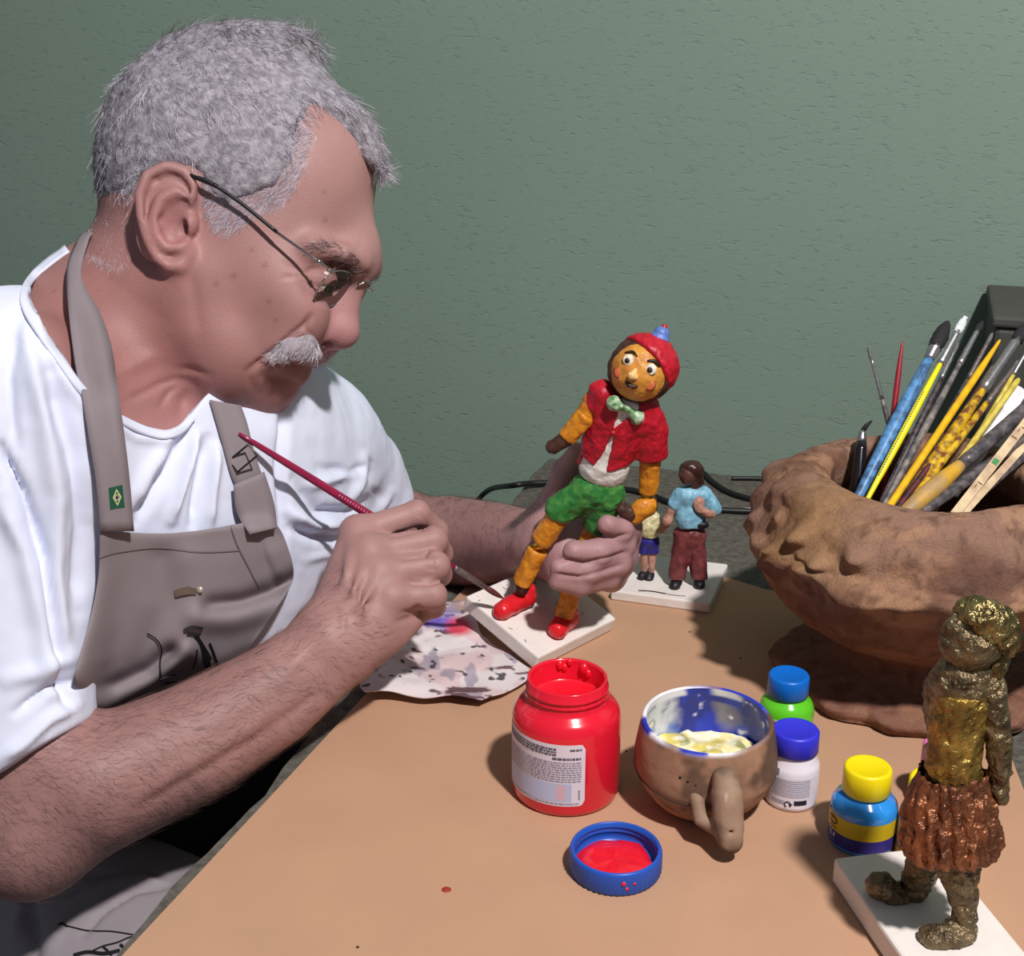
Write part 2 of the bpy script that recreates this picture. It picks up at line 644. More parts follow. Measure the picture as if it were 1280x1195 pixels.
# face
FA = axes(-67)       # rows: down the face, ...
fb.ell(H(338, 372), (0.085, 0.046, 0.060), axes(-112), k=0.03)
fb.ell(H(300, 345), (0.075, 0.062, 0.066), axes(-112), k=0.03)
for sgn in (1, -1):
    def M(p): return p if sgn > 0 else mir(p)
    # jaw, jowl, cheekbone, temple
    fb.tube([M(H(238, 352, 0.056)), M(H(244, 412, 0.052)), M(H(288, 458, 0.036)), M(H(318, 472, 0.012))], [0.016, 0.018, 0.018, 0.0165], k=0.03)
    fb.sph(M(H(285, 438, 0.040)), 0.019, k=0.03)
    fb.ell(M(H(360, 368, 0.040)), (0.030, 0.022, 0.020), axes(-60), k=0.025)
    fb.sph(M(H(372, 402, 0.034)), 0.017, k=0.022)
    fb.sph(M(H(345, 425, 0.036)), 0.014, k=0.02)
    # brow ridge
    fb.tube([M(H(449, 331, 0.003)), M(H(447, 327, 0.018)), M(H(428, 318, 0.038)), M(H(392, 309, 0.053))], [0.0085, 0.0095, 0.0078, 0.005], k=0.018)
fb.sph(H(446, 300), 0.012, k=0.03)
fb.tube([H(340, 444), H(350, 428)], [0.023, 0.022], k=0.02)                   # muzzle
fb.ell(H(385, 424), (0.014, 0.018, 0.026), axes(-20), k=0.016)               # upper lip mass
# chin
fb.ell(H(334, 478), (0.0175, 0.0155, 0.020), axes(-50), k=0.016)
# sockets
for sgn in (1, -1):
    def M(p): return p if sgn > 0 else mir(p)
    fb.ell(M(H(424, 352, 0.031)), (0.015, 0.010, 0.017), axes(-30), 's', k=0.014)
    fb.ell(M(H(399, 350, 0.033)), (0.0138, 0.0136, 0.0145), axes(-30), k=0.007)   # lids over the eyeball
    ec = H(400, 350, .034); gz = np.array((0.70, -0.60, 0.30)); gz /= np.linalg.norm(gz)
    fb.tube([M(ec + gz * .0122 + HL * .009 - np.array((.004, 0, 0))), M(ec + gz * .0135), M(ec + gz * .0125 - HL * .011)], 0.0022, 's', k=0.001)
# nose
fb.tube([H(444, 342), H(438, 363), H(430, 390), H(425, 411)], [0.0085, 0.0085, 0.0115, 0.0140], k=0.012)
fb.tube([H(430, 362), H(412, 395)], [0.010, 0.013], k=0.012)
fb.ell(H(424, 413), (0.0150, 0.0142, 0.0145), axes(-20), k=0.006)
for sgn in (1, -1):
    def M(p): return p if sgn > 0 else mir(p)
    fb.ell(M(H(401, 409, 0.0135)), (0.0125, 0.0095, 0.0065), axes(-25), k=0.006)
    fb.ell(M(H(404, 428, 0.0105)), (0.0088, 0.0050, 0.0046), axes(-32), 's', k=0.003)
# lips
for sgn in (1, -1):
    def M(p): return p if sgn > 0 else mir(p)
    fb.tube([H(371, 467), M(H(364, 466, 0.012)), M(H(342, 461, 0.025))], [0.0072, 0.0068, 0.004], k=0.006)
# neck, nape, throat
fb.tube([P(80, 388, 1.045), P(120, 362, 1.075)], [0.027, 0.036], k=0.03)
fb.tube([H(232, 300, -0.002), P(196, 372, 1.065), P(150, 440, 1.07)], [0.059, 0.064, 0.078], k=0.03)
fb.tube([H(268, 452, 0), P(215, 452, 1.065), P(190, 490, 1.075)], [0.036, 0.040, 0.040], k=0.03)
fb.tube([P(236, 490, 1.04), P(226, 512, 1.04)], 0.003, 's', k=0.012)
# ear
def ear(f, M):
    eR = axes(72)
    yaw = math.radians(16)
    a, b, c = eR
    b2 = b * math.cos(yaw) + c * math.sin(yaw); c2 = np.cross(a, b2)
    R = np.array((a, b2, c2))
    f.ell(M(H(207, 268, 0.0790)), (0.0365, 0.0205, 0.0052), R if M(HP0 + HL)[2] > HP0[2] else np.array([mir(HP0 + q) - HP0 for q in R]), k=0.004)
    f.ell(M(H(224, 322, 0.0755)), (0.013, 0.0095, 0.0052), axes(60), k=0.008)
    f.ell(M(H(219, 282, 0.0855)), (0.0150, 0.0105, 0.0088), axes(70), 's', k=0.005)
    f.tube([M(H(*q)) for q in ((236, 253, .0800), (241, 232, .0800), (231, 215, .0815), (207, 208, .0845), (184, 219, .0880), (174, 243, .0900), (176, 272, .0900), (184, 300, .0880), (195, 321, .0850), (210, 333, .0820), (226, 333, .079), (234, 318, .076))],
           [.0030, .0035, .0038, .0040, .0040, .0038, .0036, .0036, .0038, .0042, .0046, .0040], k=0.004)
    f.tube([M(H(*q)) for q in ((238, 244, .0795), (218, 240, .0830), (200, 250, .0860), (192, 272, .0875), (195, 294, .0865), (207, 310, .0845), (224, 310, .082), (230, 306, .080))],
           [.0035, .0042, .0045, .0042, .0040, .0038, .0036, .003], k=0.004)
    f.tube([M(H(*q)) for q in ((196, 240, .086), (184, 252, .088), (182, 280, .0885), (190, 306, .086))], .0012, 's', k=0.003)
    f.tube([M(H(*q)) for q in ((196, 226, .0865), (216, 220, .085), (230, 230, .083), (235, 240, .0815))], .0024, 's', k=0.0025)
    f.tube([M(H(*q)) for q in ((202, 275, .086), (214, 264, .0845), (231, 254, .082))], .0028, 's', k=0.003)
    f.ell(M(H(237, 281, 0.0760)), (0.0085, 0.0060, 0.0065), axes(80), k=0.004)
    f.ell(M(H(229, 285, 0.0800)), (0.006, 0.0035, 0.008), axes(80), 's', k=0.002)
ear(fb, lambda p: p)
ear(fb, mir)

# ---- hands
def finger(f, pts, rad, k=0.004, kr=0.006):
    f.tube(pts, rad, k=kr)
    for p, r in zip(pts[1:-1], rad[1:-1]):
        f.sph(p, r * 1.05, k=k)

# right hand holding the brush: back of the hand towards us, fingers curled round the far side
h = Field()
MC = {'i': P(447, 667, 1.072), 'm': P(462, 692, 1.055), 'r': P(474, 718, 1.045), 'p': P(490, 748, 1.040)}
fb.tube([WRR, P(424, 745, 1.056), MC['i']], [0.027, 0.0185, 0.0130], k=0.016)
fb.tube([WRR, P(438, 750, 1.046), MC['m']], [0.026, 0.0185, 0.0130], k=0.014)
fb.tube([WRR, P(450, 770, 1.038), MC['r']], [0.026, 0.0185, 0.0125], k=0.014)
fb.tube([WRR, P(464, 790, 1.036), MC['p']], [0.025, 0.0165, 0.0125], k=0.014)
fb.tube([P(440, 812, 1.036), P(488, 788, 1.050), P(520, 764, 1.062)], [0.019, 0.0165, 0.0115], k=0.014)   # heel of the hand
fb.tube([P(470, 740, 1.062), P(520, 715, 1.085)], [0.018, 0.017], k=0.012)                    # palm
fb.tube([MC['i'], MC['m'], MC['r'], MC['p']], 0.0095, k=0.010)
for q in MC.values(): fb.sph(q + np.array((0, 0.002, 0.003)), 0.0105, k=0.008)
finger(fb, [MC['i'], P(521, 641, 1.083), P(546, 664, 1.102), P(553, 688, 1.116)], [0.0125, 0.0098, 0.0088, 0.0072])
finger(fb, [MC['m'], P(541, 676, 1.070), P(551, 692, 1.094), P(545, 706, 1.110)], [0.0128, 0.0110, 0.0092, 0.0078])
finger(fb, [MC['r'], P(544, 707, 1.054), P(550, 718, 1.078), P(526, 730, 1.092)], [0.0125, 0.0108, 0.0090, 0.0076])
finger(fb, [MC['p'], P(541, 744, 1.044), P(543, 758, 1.064), P(520, 764, 1.072)], [0.0122, 0.0102, 0.0084, 0.0072])
# grooves between the knuckles
fb.tube([P(490, 668, 1.055), P(512, 662, 1.058), P(534, 660, 1.072)], [0.001, 0.0016, 0.001], 's', k=0.004)
fb.tube([P(500, 697, 1.038), P(525, 694, 1.046), P(548, 692, 1.060)], [0.0006, 0.0011, 0.001], 's', k=0.003)
fb.tube([P(505, 724, 1.028), P(530, 729, 1.035), P(548, 727, 1.046)], [0.0006, 0.0011, 0.001], 's', k=0.003)
# thumb on the far side
finger(fb, [P(436, 758, 1.075), P(470, 722, 1.110), P(515, 706, 1.132), P(549, 697, 1.138)], [0.0165, 0.0130, 0.0105, 0.0078], kr=0.012)
# tendons on the back of the hand
for a, b in ((P(425, 765, 1.026), MC['i']), (P(432, 775, 1.020), MC['m']), (P(440, 785, 1.016), MC['r'])):
    fb.tube([a, (a + b) / 2 + np.array((0, 0, 0.018)), b + np.array((0, 0, 0.008))], [0.0012, 0.0018, 0.002], k=0.008)

# left hand gripping the painted figure from behind
ML = {'i': P(774, 646, 1.186), 'm': P(782, 668, 1.184), 'r': P(778, 698, 1.184), 'p': P(764, 722, 1.182)}
WRH = P(688, 679, 1.205)
fb.tube([WRH, P(722, 660, 1.202), ML['i']], [0.0235, 0.019, 0.0135], k=0.020)
fb.tube([WRH, P(725, 680, 1.200), ML['m']], [0.0235, 0.019, 0.0135], k=0.014)
fb.tube([WRH, P(724, 696, 1.200), ML['r']], [0.0235, 0.018, 0.0130], k=0.014)
fb.tube([WRH, P(716, 710, 1.198), ML['p']], [0.0230, 0.017, 0.0120], k=0.014)
fb.tube([P(690, 655, 1.196), P(706, 690, 1.178), P(706, 715, 1.176)], [0.018, 0.019, 0.016], k=0.018)     # thenar and palm
finger(fb, [ML['i'], P(787, 659, 1.158), P(776, 663, 1.134), P(759, 656, 1.120)], [0.0122, 0.0102, 0.0096, 0.0086])
finger(fb, [ML['m'], P(777, 681, 1.146), P(748, 690, 1.124), P(717, 689, 1.116)], [0.0125, 0.0112, 0.0105, 0.0092])
finger(fb, [ML['r'], P(772, 704, 1.146), P(735, 715, 1.126), P(699, 710, 1.118)], [0.0122, 0.0108, 0.0098, 0.0082])
finger(fb, [ML['p'], P(760, 723, 1.150), P(725, 732, 1.130), P(696, 727, 1.122)], [0.0112, 0.0094, 0.0086, 0.0074])
finger(fb, [P(690, 650, 1.205), P(697, 625, 1.190), P(708, 590, 1.172), P(722, 566, 1.158)], [0.019, 0.0145, 0.0118, 0.0092], kr=0.012)

BV, BF = fb.mesh(0.0018)
BV = lap(BV, BF, 2, 0.45)
BN = vnormals(BV, BF)


def crease(V, Nn, poly, wpx, depth, sel=None, both=False, dmax=None):
    """press a groove (depth > 0) or raise a ridge along a pixel polyline on the surface facing us"""
    Q = V.copy(); M = Nn.copy()
    if both:
        far = ((V - HP0) @ HL) < 0
        Q[far] = V[far] - 2 * np.outer((V[far] - HP0) @ HL, HL)
        M[far] = Nn[far] - 2 * np.outer(Nn[far] @ HL, HL)
    uu, vv = pix(Q)
    pl = np.asarray(poly, float)
    box = (uu > pl[:, 0].min() - 3 * wpx) & (uu < pl[:, 0].max() + 3 * wpx) & (vv > pl[:, 1].min() - 3 * wpx) & (vv < pl[:, 1].max() + 3 * wpx)
    box &= (M * -Q).sum(1) > 0
    if dmax is not None: box &= -Q[:, 2] < dmax
    ix = np.where(box)[0]
    if len(ix) == 0: return V
    d = polydist(uu[ix], vv[ix], pl, False)
    # fade at the two ends
    e = np.minimum(np.hypot(uu[ix] - pl[0, 0], vv[ix] - pl[0, 1]), np.hypot(uu[ix] - pl[-1, 0], vv[ix] - pl[-1, 1]))
    f = np.exp(-(d / wpx) ** 2) * (0.35 + 0.65 * np.clip(e / (3 * wpx), 0, 1))
    V = V.copy()
    V[ix] -= Nn[ix] * (depth * f)[:, None]
    return V


HDM = 1.10
for poly, wp, dp in (
        ([(389, 396), (381, 406), (366, 418), (349, 432), (332, 446), (314, 462)], 4.0, 0.0027),
        ([(374, 414), (358, 424), (338, 438), (322, 452)], 9, -0.0012),      # cheek fold above it
        ([(318, 452), (310, 464), (314, 480), (320, 490)], 5.0, 0.0014),
        ([(330, 456), (345, 455), (362, 456), (384, 457)], 3.0, 0.0030),
        ([(330, 470), (348, 474), (372, 478)], 4.5, 0.0018),
        ([(386, 398), (381, 409), (388, 420)], 3.0, 0.0018),
        ([(384, 352), (396, 358), (408, 362), (420, 364)], 2.6, 0.0018),
        ([(380, 342), (390, 337), (402, 337), (416, 344)], 3.0, 0.0018),
        ([(376, 356), (386, 368), (400, 377), (414, 380)], 4.0, 0.0014),
        ([(372, 338), (362, 334), (354, 328)], 2.5, 0.0009),
        ([(372, 346), (360, 346), (352, 348)], 2.5, 0.0008),
        ([(452, 302), (449, 312)], 3.0, 0.0010)):
    BV = crease(BV, BN, poly, wp, dp, both=True, dmax=HDM)
for poly, wp, dp in (
        ([(240, 478), (220, 474), (200, 480), (178, 492), (160, 500)], 5, 0.0018),
        ([(222, 482), (210, 492), (200, 508)], 4, 0.0016),
        ([(262, 470), (240, 462), (220, 462)], 5, 0.0018),
        ([(238, 486), (230, 500), (226, 516)], 7, 0.0032),
        ([(236, 330), (244, 380), (250, 430)], 9, 0.0012),
        ([(140, 470), (170, 455), (205, 440)], 10, -0.0020),
        ([(170, 1012), (230, 975), (290, 940), (350, 900), (400, 866)], 7, 0.0016),
        ([(180, 990), (240, 955), (300, 920), (360, 878)], 12, -0.0018),
        ([(350, 850), (380, 815), (405, 790)], 9, -0.0015)):
    BV = crease(BV, BN, poly, wp, dp, dmax=1.12)
for poly, wp, dp in (      # right hand: finger partings, knuckle wrinkles, tendons, heel folds
        ([(488, 670), (505, 666), (522, 662), (534, 660)], 2.6, 0.0028),
        ([(500, 698), (518, 696), (536, 694), (549, 694)], 2.6, 0.0026),
        ([(506, 726), (520, 729), (536, 729), (549, 727)], 2.6, 0.0028),
        ([(504, 766), (514, 765), (522, 759), (526, 764)], 3.0, 0.0024),
        ([(494, 778), (508, 774), (516, 772)], 3.0, 0.0018),
        ([(538, 698), (542, 703), (540, 712)], 2, 0.0009), ([(532, 708), (540, 712), (548, 712)], 2, 0.0008),
        ([(522, 640), (530, 648), (534, 656)], 2, 0.0007),
        ([(422, 752), (430, 770), (428, 790)], 4, -0.0012), ([(436, 730), (444, 745), (446, 765)], 4, -0.0010)):
    BV = crease(BV, BN, poly, wp, dp, dmax=1.16)
for poly, wp, dp in (      # left hand: nails and knuckle folds
        ([(712, 678), (706, 684), (712, 694)], 2, 0.0005), ([(754, 650), (757, 659), (764, 665)], 2, 0.0005),
        ([(700, 698), (730, 704), (760, 698), (784, 690)], 2.6, 0.0026), ([(694, 718), (725, 722), (755, 714), (778, 706)], 2.6, 0.0024), ([(750, 667), (768, 672), (787, 668)], 2.6, 0.0022),
        ([(742, 681), (745, 690), (744, 697)], 2, 0.0007), ([(726, 706), (729, 714), (728, 720)], 2, 0.0007),
        ([(716, 724), (719, 731), (718, 737)], 2, 0.0006), ([(697, 702), (704, 711), (700, 717)], 2, 0.0006)):
    BV = crease(BV, BN, poly, wp, dp, dmax=1.18)
BN = vnormals(BV, BF)
# ---- skin colour (its own pigment: ruddy nose, ears, lips, stubble-free cheeks, tanned forearms)
bu, bv_ = pix(BV)
col = np.tile(np.array(lin((180, 131, 111))), (len(BV), 1))
def blend(c, wgt):
    global col
    wgt = np.clip(wgt, 0, 1)[:, None]
    col = col * (1 - wgt) + np.array(lin(c)) * wgt
def gs(c, r):
    return np.exp(-((BV - c) ** 2).sum(1) / (r * r))
blend((192, 128, 118), 0.8 * gs(H(424, 412), 0.024))
blend((178, 116, 104), 0.6 * (gs(H(207, 270, .085), 0.03) + gs(mir(H(207, 270, .085)), 0.03)))
blend((172, 116, 100), 0.5 * gs(H(375, 375, .045), 0.03) + 0.5 * gs(mir(H(375, 375, .045)), 0.03))
blend((160, 92, 86), 0.6 * np.clip(1.6 * gs(H(370, 466), 0.008) + gs(H(352, 463, .018), 0.009), 0, 1))
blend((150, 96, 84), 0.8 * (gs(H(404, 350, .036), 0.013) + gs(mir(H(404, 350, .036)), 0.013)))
blend((164, 114, 96), 0.6 * gs(H(260, 450, .04), 0.06))
blend((166, 100, 84), 0.65 * gs(P(150, 440, 1.0), 0.10))
arm = (((bu < 430) & (bv_ > 780)) | ((bu > 480) & (bu < 690) & (bv_ > 600) & (bv_ < 760) & (BV[:, 2] < -1.16))).astype(float)
dh = np.sqrt(((BV - P(500, 715, 1.05)) ** 2).sum(1)); dl = np.sqrt(((BV - P(735, 680, 1.16)) ** 2).sum(1))
wr = np.clip((dh - 0.07) / 0.08, 0, 1) * np.clip((dl - 0.07) / 0.06, 0, 1) * (BV[:, 1] < 0.02)
wr = np.where(BV[:, 1] < 0.02, wr, 0)
blend((164, 116, 98), 0.75 * wr)
blend((190, 142, 132), 0.7 * np.clip(1.4 - dl / 0.06, 0, 1))
blend((182, 132, 112), 0.6 * np.clip(1.4 - dh / 0.06, 0, 1))
nz = fbm(BV, 40, 3)
col = col * (1 + 0.075 * nz)[:, None]
sp = vnoise(BV, 210) * vnoise(BV + 5, 95)
blend((140, 84, 66), 0.35 * np.clip((sp - 0.42) * 5, 0, 1))
for q, r in ((H(270, 355, .06), .0022), (H(292, 345, .06), .0026), (H(331, 332, .06), .0022), (H(345, 400, .06), .0016), (H(336, 377, .06), .002), (H(315, 312, .06), .0018)):
    dd = np.hypot(bu - pix(q[None])[0], bv_ - pix(q[None])[1]) * S
    blend((122, 74, 58), 0.5 * np.exp(-(dd / r) ** 2) * (BV[:, 2] > HP0[2]))
col = col * np.array((0.80, 0.88, 1.17))
m_skin = mat('skin', lin((205, 150, 126)), rough=0.52, attr=True, sub=0.08, spec=0.42, bump=0.35, bscale=620, bdist=0.0008)
SEAT = np.array((-0.47, 1.09, 0.0))
man = thing('person', SEAT, 'grey-haired man in white shirt and khaki apron bent over, painting a figurine', 'person')
body = add('body', c2w(BV), BF, m_skin, man, col=col)

bvh_b = BVHTree.FromPolygons([Vector(v) for v in BV], [tuple(int(i) for i in f) for f in BF])
# ------------------------------------------------------------------ shirt
m_shirt = mat('white_cotton', lin((218, 223, 242)), rough=0.85, spec=0.15, bump=0.12, bscale=900, bdist=0.0004, sub=0.04, subrad=(1, 1, 1))
f = Field()
torso(f, 0.010)
SLR = [SHR + np.array((0.004, -.004, 0)), P(12, 640, 0.955), P(8, 780, 0.952), P(14, 915, 0.950)]
f.tube(SLR, [0.066, 0.0630, 0.0600, 0.0570], k=0.035)
SLL = [SHL, P(428, 598, 1.305), P(455, 668, 1.365)]
f.tube(SLL, [0.060, 0.060, 0.0615], k=0.03)
# cut the sleeves at their hems and hollow them
hr = P(50, 940, 0.95); nr_ = P(70, 1040, 0.95) - P(30, 820, 0.95)
hb = Field()
def cutend(f, pt, nrm, rad):
    pt = np.asarray(pt, np.float32); nrm = np.asarray(nrm, np.float32); nrm = nrm / np.linalg.norm(nrm)
    c = pt + nrm * rad
    def fn(p):
        return np.maximum(-((p - pt) @ nrm), np.sqrt(((p - c) ** 2).sum(1)) - rad * 1.55)
    f.put(fn, c - rad * 1.6, c + rad * 1.6, 's', 0.002)
cutend(f, hr, (0.54, -0.84, 0.05), 0.12)
HLc = P(444, 668, 1.34)
cutend(f, HLc, np.array((0.50, -0.72, -0.48)), 0.085)
f.tube([P(436, 640, 1.325), P(480, 730, 1.43)], 0.0560, 's', k=0.002)
# neckline
f.tube([P(262, 335, 1.068), P(142, 436, 1.058)], [0.080, 0.0755], 's', k=0.003)
NECK = [(88, 316), (62, 335), (42, 354), (35, 372), (42, 392), (58, 416), (76, 440), (96, 470), (113, 490), (134, 508), (157, 521), (184, 533), (206, 538), (222, 533), (236, 517), (275, 470), (300, 420), (260, 300), (120, 270)]
def prism(f, poly, dmin, dmax, k=0.002):
    pa = np.asarray(poly, float)
    pts = np.array([P(u, v, d) for u, v in pa for d in (dmin, dmax)])
    def fn(p):
        u, v = pix(p)
        d = polydist(u, v, pa) * (-p[:, 2]) / FPX
        return np.maximum(np.maximum(d, -p[:, 2] - dmax), p[:, 2] + dmin).astype(np.float32)
    f.put(fn, pts.min(0), pts.max(0), 's', k)
prism(f, NECK, 0.8, 1.09)
f.half(w2c(np.array((-.3, 1.1, .705))), w2c(np.array((-.3, 1.1, 0.6))) - w2c(np.array((-.3, 1.1, .7))), 'i', .004)
SV, SF = f.mesh(0.0026)
SV = lap(SV, SF, 2, 0.5)
SN = vnormals(SV, SF)
# hanging folds: long soft ridges, drawn where the cloth pulls
su, sv = pix(SV)
for poly, wp, dp in (
        ([(30, 420), (55, 520), (70, 620), (66, 720), (80, 820)], 13, -0.006),
        ([(62, 470), (90, 560), (104, 660), (100, 760)], 11, 0.006),
        ([(0, 560), (30, 620), (58, 700), (70, 800), (84, 880)], 7, 0.0075),
        ([(0, 620), (30, 690), (50, 780), (60, 860)], 12, -0.005),
        ([(96, 880), (60, 900), (30, 930), (0, 950)], 7, -0.004),
        ([(100, 850), (60, 860), (20, 890)], 6, 0.005),
        ([(90, 820), (50, 840), (10, 850)], 9, -0.004),
        ([(20, 400), (10, 470), (18, 560)], 8, 0.004),
        ([(40, 380), (52, 420), (75, 470), (112, 520)], 6, -0.0022),
        ([(130, 525), (170, 548), (205, 552), (232, 532)], 5, -0.0022),
        ([(234, 540), (215, 580), (185, 625), (168, 650)], 8, 0.0065),
        ([(246, 545), (232, 590), (214, 650)], 6, -0.006),
        ([(262, 550), (252, 600), (240, 655)], 6, 0.0055),
        ([(272, 560), (266, 610), (262, 660)], 6, -0.004),
        ([(160, 640), (185, 590), (214, 552)], 9, -0.004),
        ([(355, 510), (352, 580), (356, 650), (352, 690)], 6, 0.005),
        ([(372, 600), (400, 640), (440, 640), (470, 620)], 7, 0.006),
        ([(360, 640), (395, 658), (430, 655)], 6, -0.005),
        ([(365, 660), (395, 672), (430, 672), (470, 655)], 6, 0.0055),
        ([(380, 610), (415, 600), (440, 590)], 6, -0.004),
        ([(400, 585), (440, 590), (460, 580)], 5, 0.003),
        ([(455, 570), (452, 600), (440, 625)], 5, -0.004),
        ([(466, 580), (464, 610)], 4, 0.003),
        ([(490, 615), (470, 640), (440, 655)], 5, -0.003),
        ([(380, 700), (420, 690), (470, 662), (505, 638)], 5, -0.002)):
    SV = crease(SV, SN, poly, wp, dp * 1.35, dmax=1.45)
SN = vnormals(SV, SF)
SV = SV + SN * (0.0011 * fbm(SV, 22, 3) + 0.0005 * fbm(SV, 60, 2))[:, None]
shirt = add('shirt', c2w(SV), SF, m_shirt, man)
bvh_s = BVHTree.FromPolygons([Vector(v) for v in SV], [tuple(int(i) for i in q) for q in SF])


def hit(u, v, trees):
    r = Vector(((u - 640.0) / FPX, -(v - 597.5) / FPX, -1.0)); r.normalize()
    best = None
    for t in trees:
        h = t.ray_cast(Vector((0, 0, 0)), r)
        if h[0] is not None and (best is None or -h[0].z < best): best = -h[0].z
    return best


def drape(U, Vp, trees, off, smooth=2, dmax=1.35, minf=0):
    """grid of pixels -> points lying on the cloth below, off metres in front"""
    n, m = U.shape
    D = np.full((n, m), np.nan)
    for i in range(n):
        for j in range(m):
            h = hit(U[i, j], Vp[i, j], trees)
            if h is not None and h < dmax: D[i, j] = h
    for _ in range(60):                                   # fill what misses from its neighbours
        if not np.isnan(D).any(): break
        E = D.copy()
        for i, j in np.argwhere(np.isnan(D)):
            nb = [D[a, b] for a, b in ((i - 1, j), (i + 1, j), (i, j - 1), (i, j + 1)) if 0 <= a < n and 0 <= b < m and not np.isnan(D[a, b])]
            if nb: E[i, j] = np.mean(nb) + 0.002
        D = E
    for _ in range(minf):
        Q = np.pad(D, ((1, 1), (0, 0)), mode='edge'); D = np.minimum(np.minimum(Q[:-2], Q[2:]), Q[1:-1])
    for _ in range(smooth):
        Q = np.pad(D, 1, mode='edge')
        D = (Q[:-2, 1:-1] + Q[2:, 1:-1] + Q[1:-1, :-2] + Q[1:-1, 2:] + 2 * D) / 6
    D = D - off
    return np.stack([(U - 640) / FPX * D, -(Vp - 597.5) / FPX * D, -D], -1), D


# ------------------------------------------------------------------ apron
m_apron = mat('khaki_cotton', lin((136, 126, 130)), rough=0.8, spec=0.2, var=0.06, vscale=14, bump=0.25, bscale=1400, bdist=0.0004)
m_ink = mat('black_ink', lin((26, 22, 26)), rough=0.75)
rows = [  # v-left, left u, right u, v-right along the bib
    ((124, 662), (313, 652)),
    ((124, 690), (345, 655)),
    ((122, 725), (362, 690)),
    ((112, 775), (367, 722)),
    ((98, 825), (352, 752)),
    ((94, 852), (330, 785)),
    ((118, 884), (312, 815)),
    ((146, 930), (312, 860)),
    ((150, 985), (318, 905))]
nr, nc = 46, 46
L_ = spline([r[0] for r in rows], nr); R_ = spline([r[1] for r in rows], nr)
tt = np.linspace(0, 1, nc)
U = L_[:, None, 0] * (1 - tt) + R_[:, None, 0] * tt
Vp = L_[:, None, 1] * (1 - tt) + R_[:, None, 1] * tt
# the hem of the bib sags between the straps
sag = np.linspace(1, 0, nr)[:, None] ** 3
Vp = Vp + sag * 9 * np.sin(np.pi * tt)[None, :] * np.where(tt > .1, 1, .6)
G, D = drape(U, Vp, [bvh_s], 0.015, smooth=10, dmax=1.24)
u_, v_ = U.ravel(), Vp.ravel()
dz = np.zeros(len(u_))
for poly, wp, dp in (
        ([(372, 720), (340, 738), (300, 752), (262, 756)], 9, 0.016), ([(366, 745), (330, 765), (290, 775), (250, 772)], 15, -0.010),
        ([(92, 868), (140, 856), (185, 838), (212, 815)], 10, 0.013), ([(100, 895), (150, 878), (205, 845), (235, 812)], 11, -0.012),
        ([(120, 905), (190, 880), (250, 850), (320, 815)], 9, 0.010), ([(200, 700), (205, 760), (175, 830)], 18, 0.006),
        ([(240, 700), (250, 750), (225, 800)], 20, -0.005), ([(318, 660), (330, 700), (345, 730)], 5, 0.005), ([(345, 690), (350, 715)], 12, -0.006)):
    d = polydist(u_, v_, poly, False); dz += dp * np.exp(-(d / wp) ** 2)
D2 = D - 0.003 + 0.85 * dz.reshape(D.shape)
G = np.stack([(U - 640) / FPX * D2, -(Vp - 597.5) / FPX * D2, -D2], -1)
BIB = c2w(G.reshape(-1, 3)).reshape(nr, nc, 3)
V, F = gridm(BIB)
apron = add('apron', V, F, m_apron, man)
sm = apron.modifiers.new('thick', 'SOLIDIFY'); sm.thickness = 0.0016; sm.offset = 0
ss = apron.modifiers.new('sub', 'SUBSURF'); ss.levels = 1; ss.render_levels = 1
bvh_a = BVHTree.FromPolygons([Vector(v) for v in G.reshape(-1, 3)], [tuple(int(i) for i in q) for q in F])


def strip(name, Lp, Rp, trees, off, m, parent, n=40, k=5, smooth=4, extra=None, thick=0.0016, bul=0.0, dmax=1.3, minf=0):
    A = spline(Lp, n); B_ = spline(Rp, n)
    t = np.linspace(0, 1, k)
    U = A[:, None, 0] * (1 - t) + B_[:, None, 0] * t
    Vp = A[:, None, 1] * (1 - t) + B_[:, None, 1] * t
    G, D = drape(U, Vp, trees, off, smooth, dmax, minf)
    D = D - bul * np.sin(np.pi * t)[None, :]
    G = np.stack([(U - 640) / FPX * D, -(Vp - 597.5) / FPX * D, -D], -1)
    if extra is not None:
        G = np.concatenate([extra(G), G])
    V, F = gridm(c2w(G.reshape(-1, 3)).reshape(*G.shape))
    o = add(name, V, F, m, parent)
    s = o.modifiers.new('thick', 'SOLIDIFY'); s.thickness = thick; s.offset = 0
    global last_tree
    last_tree = BVHTree.FromPolygons([Vector(v) for v in G.reshape(-1, 3)], [tuple(int(i) for i in q) for q in F])
    return o


def behind(G):
    """carry the strap round the nape"""
    e = []
    for q in ((0.020, 0.006, -0.115), (0.004, 0.016, -0.085), (-0.004, 0.014, -0.050), (-0.004, 0.008, -0.022)):
        e.append(G[0] + np.array(q))
    return np.array(e)


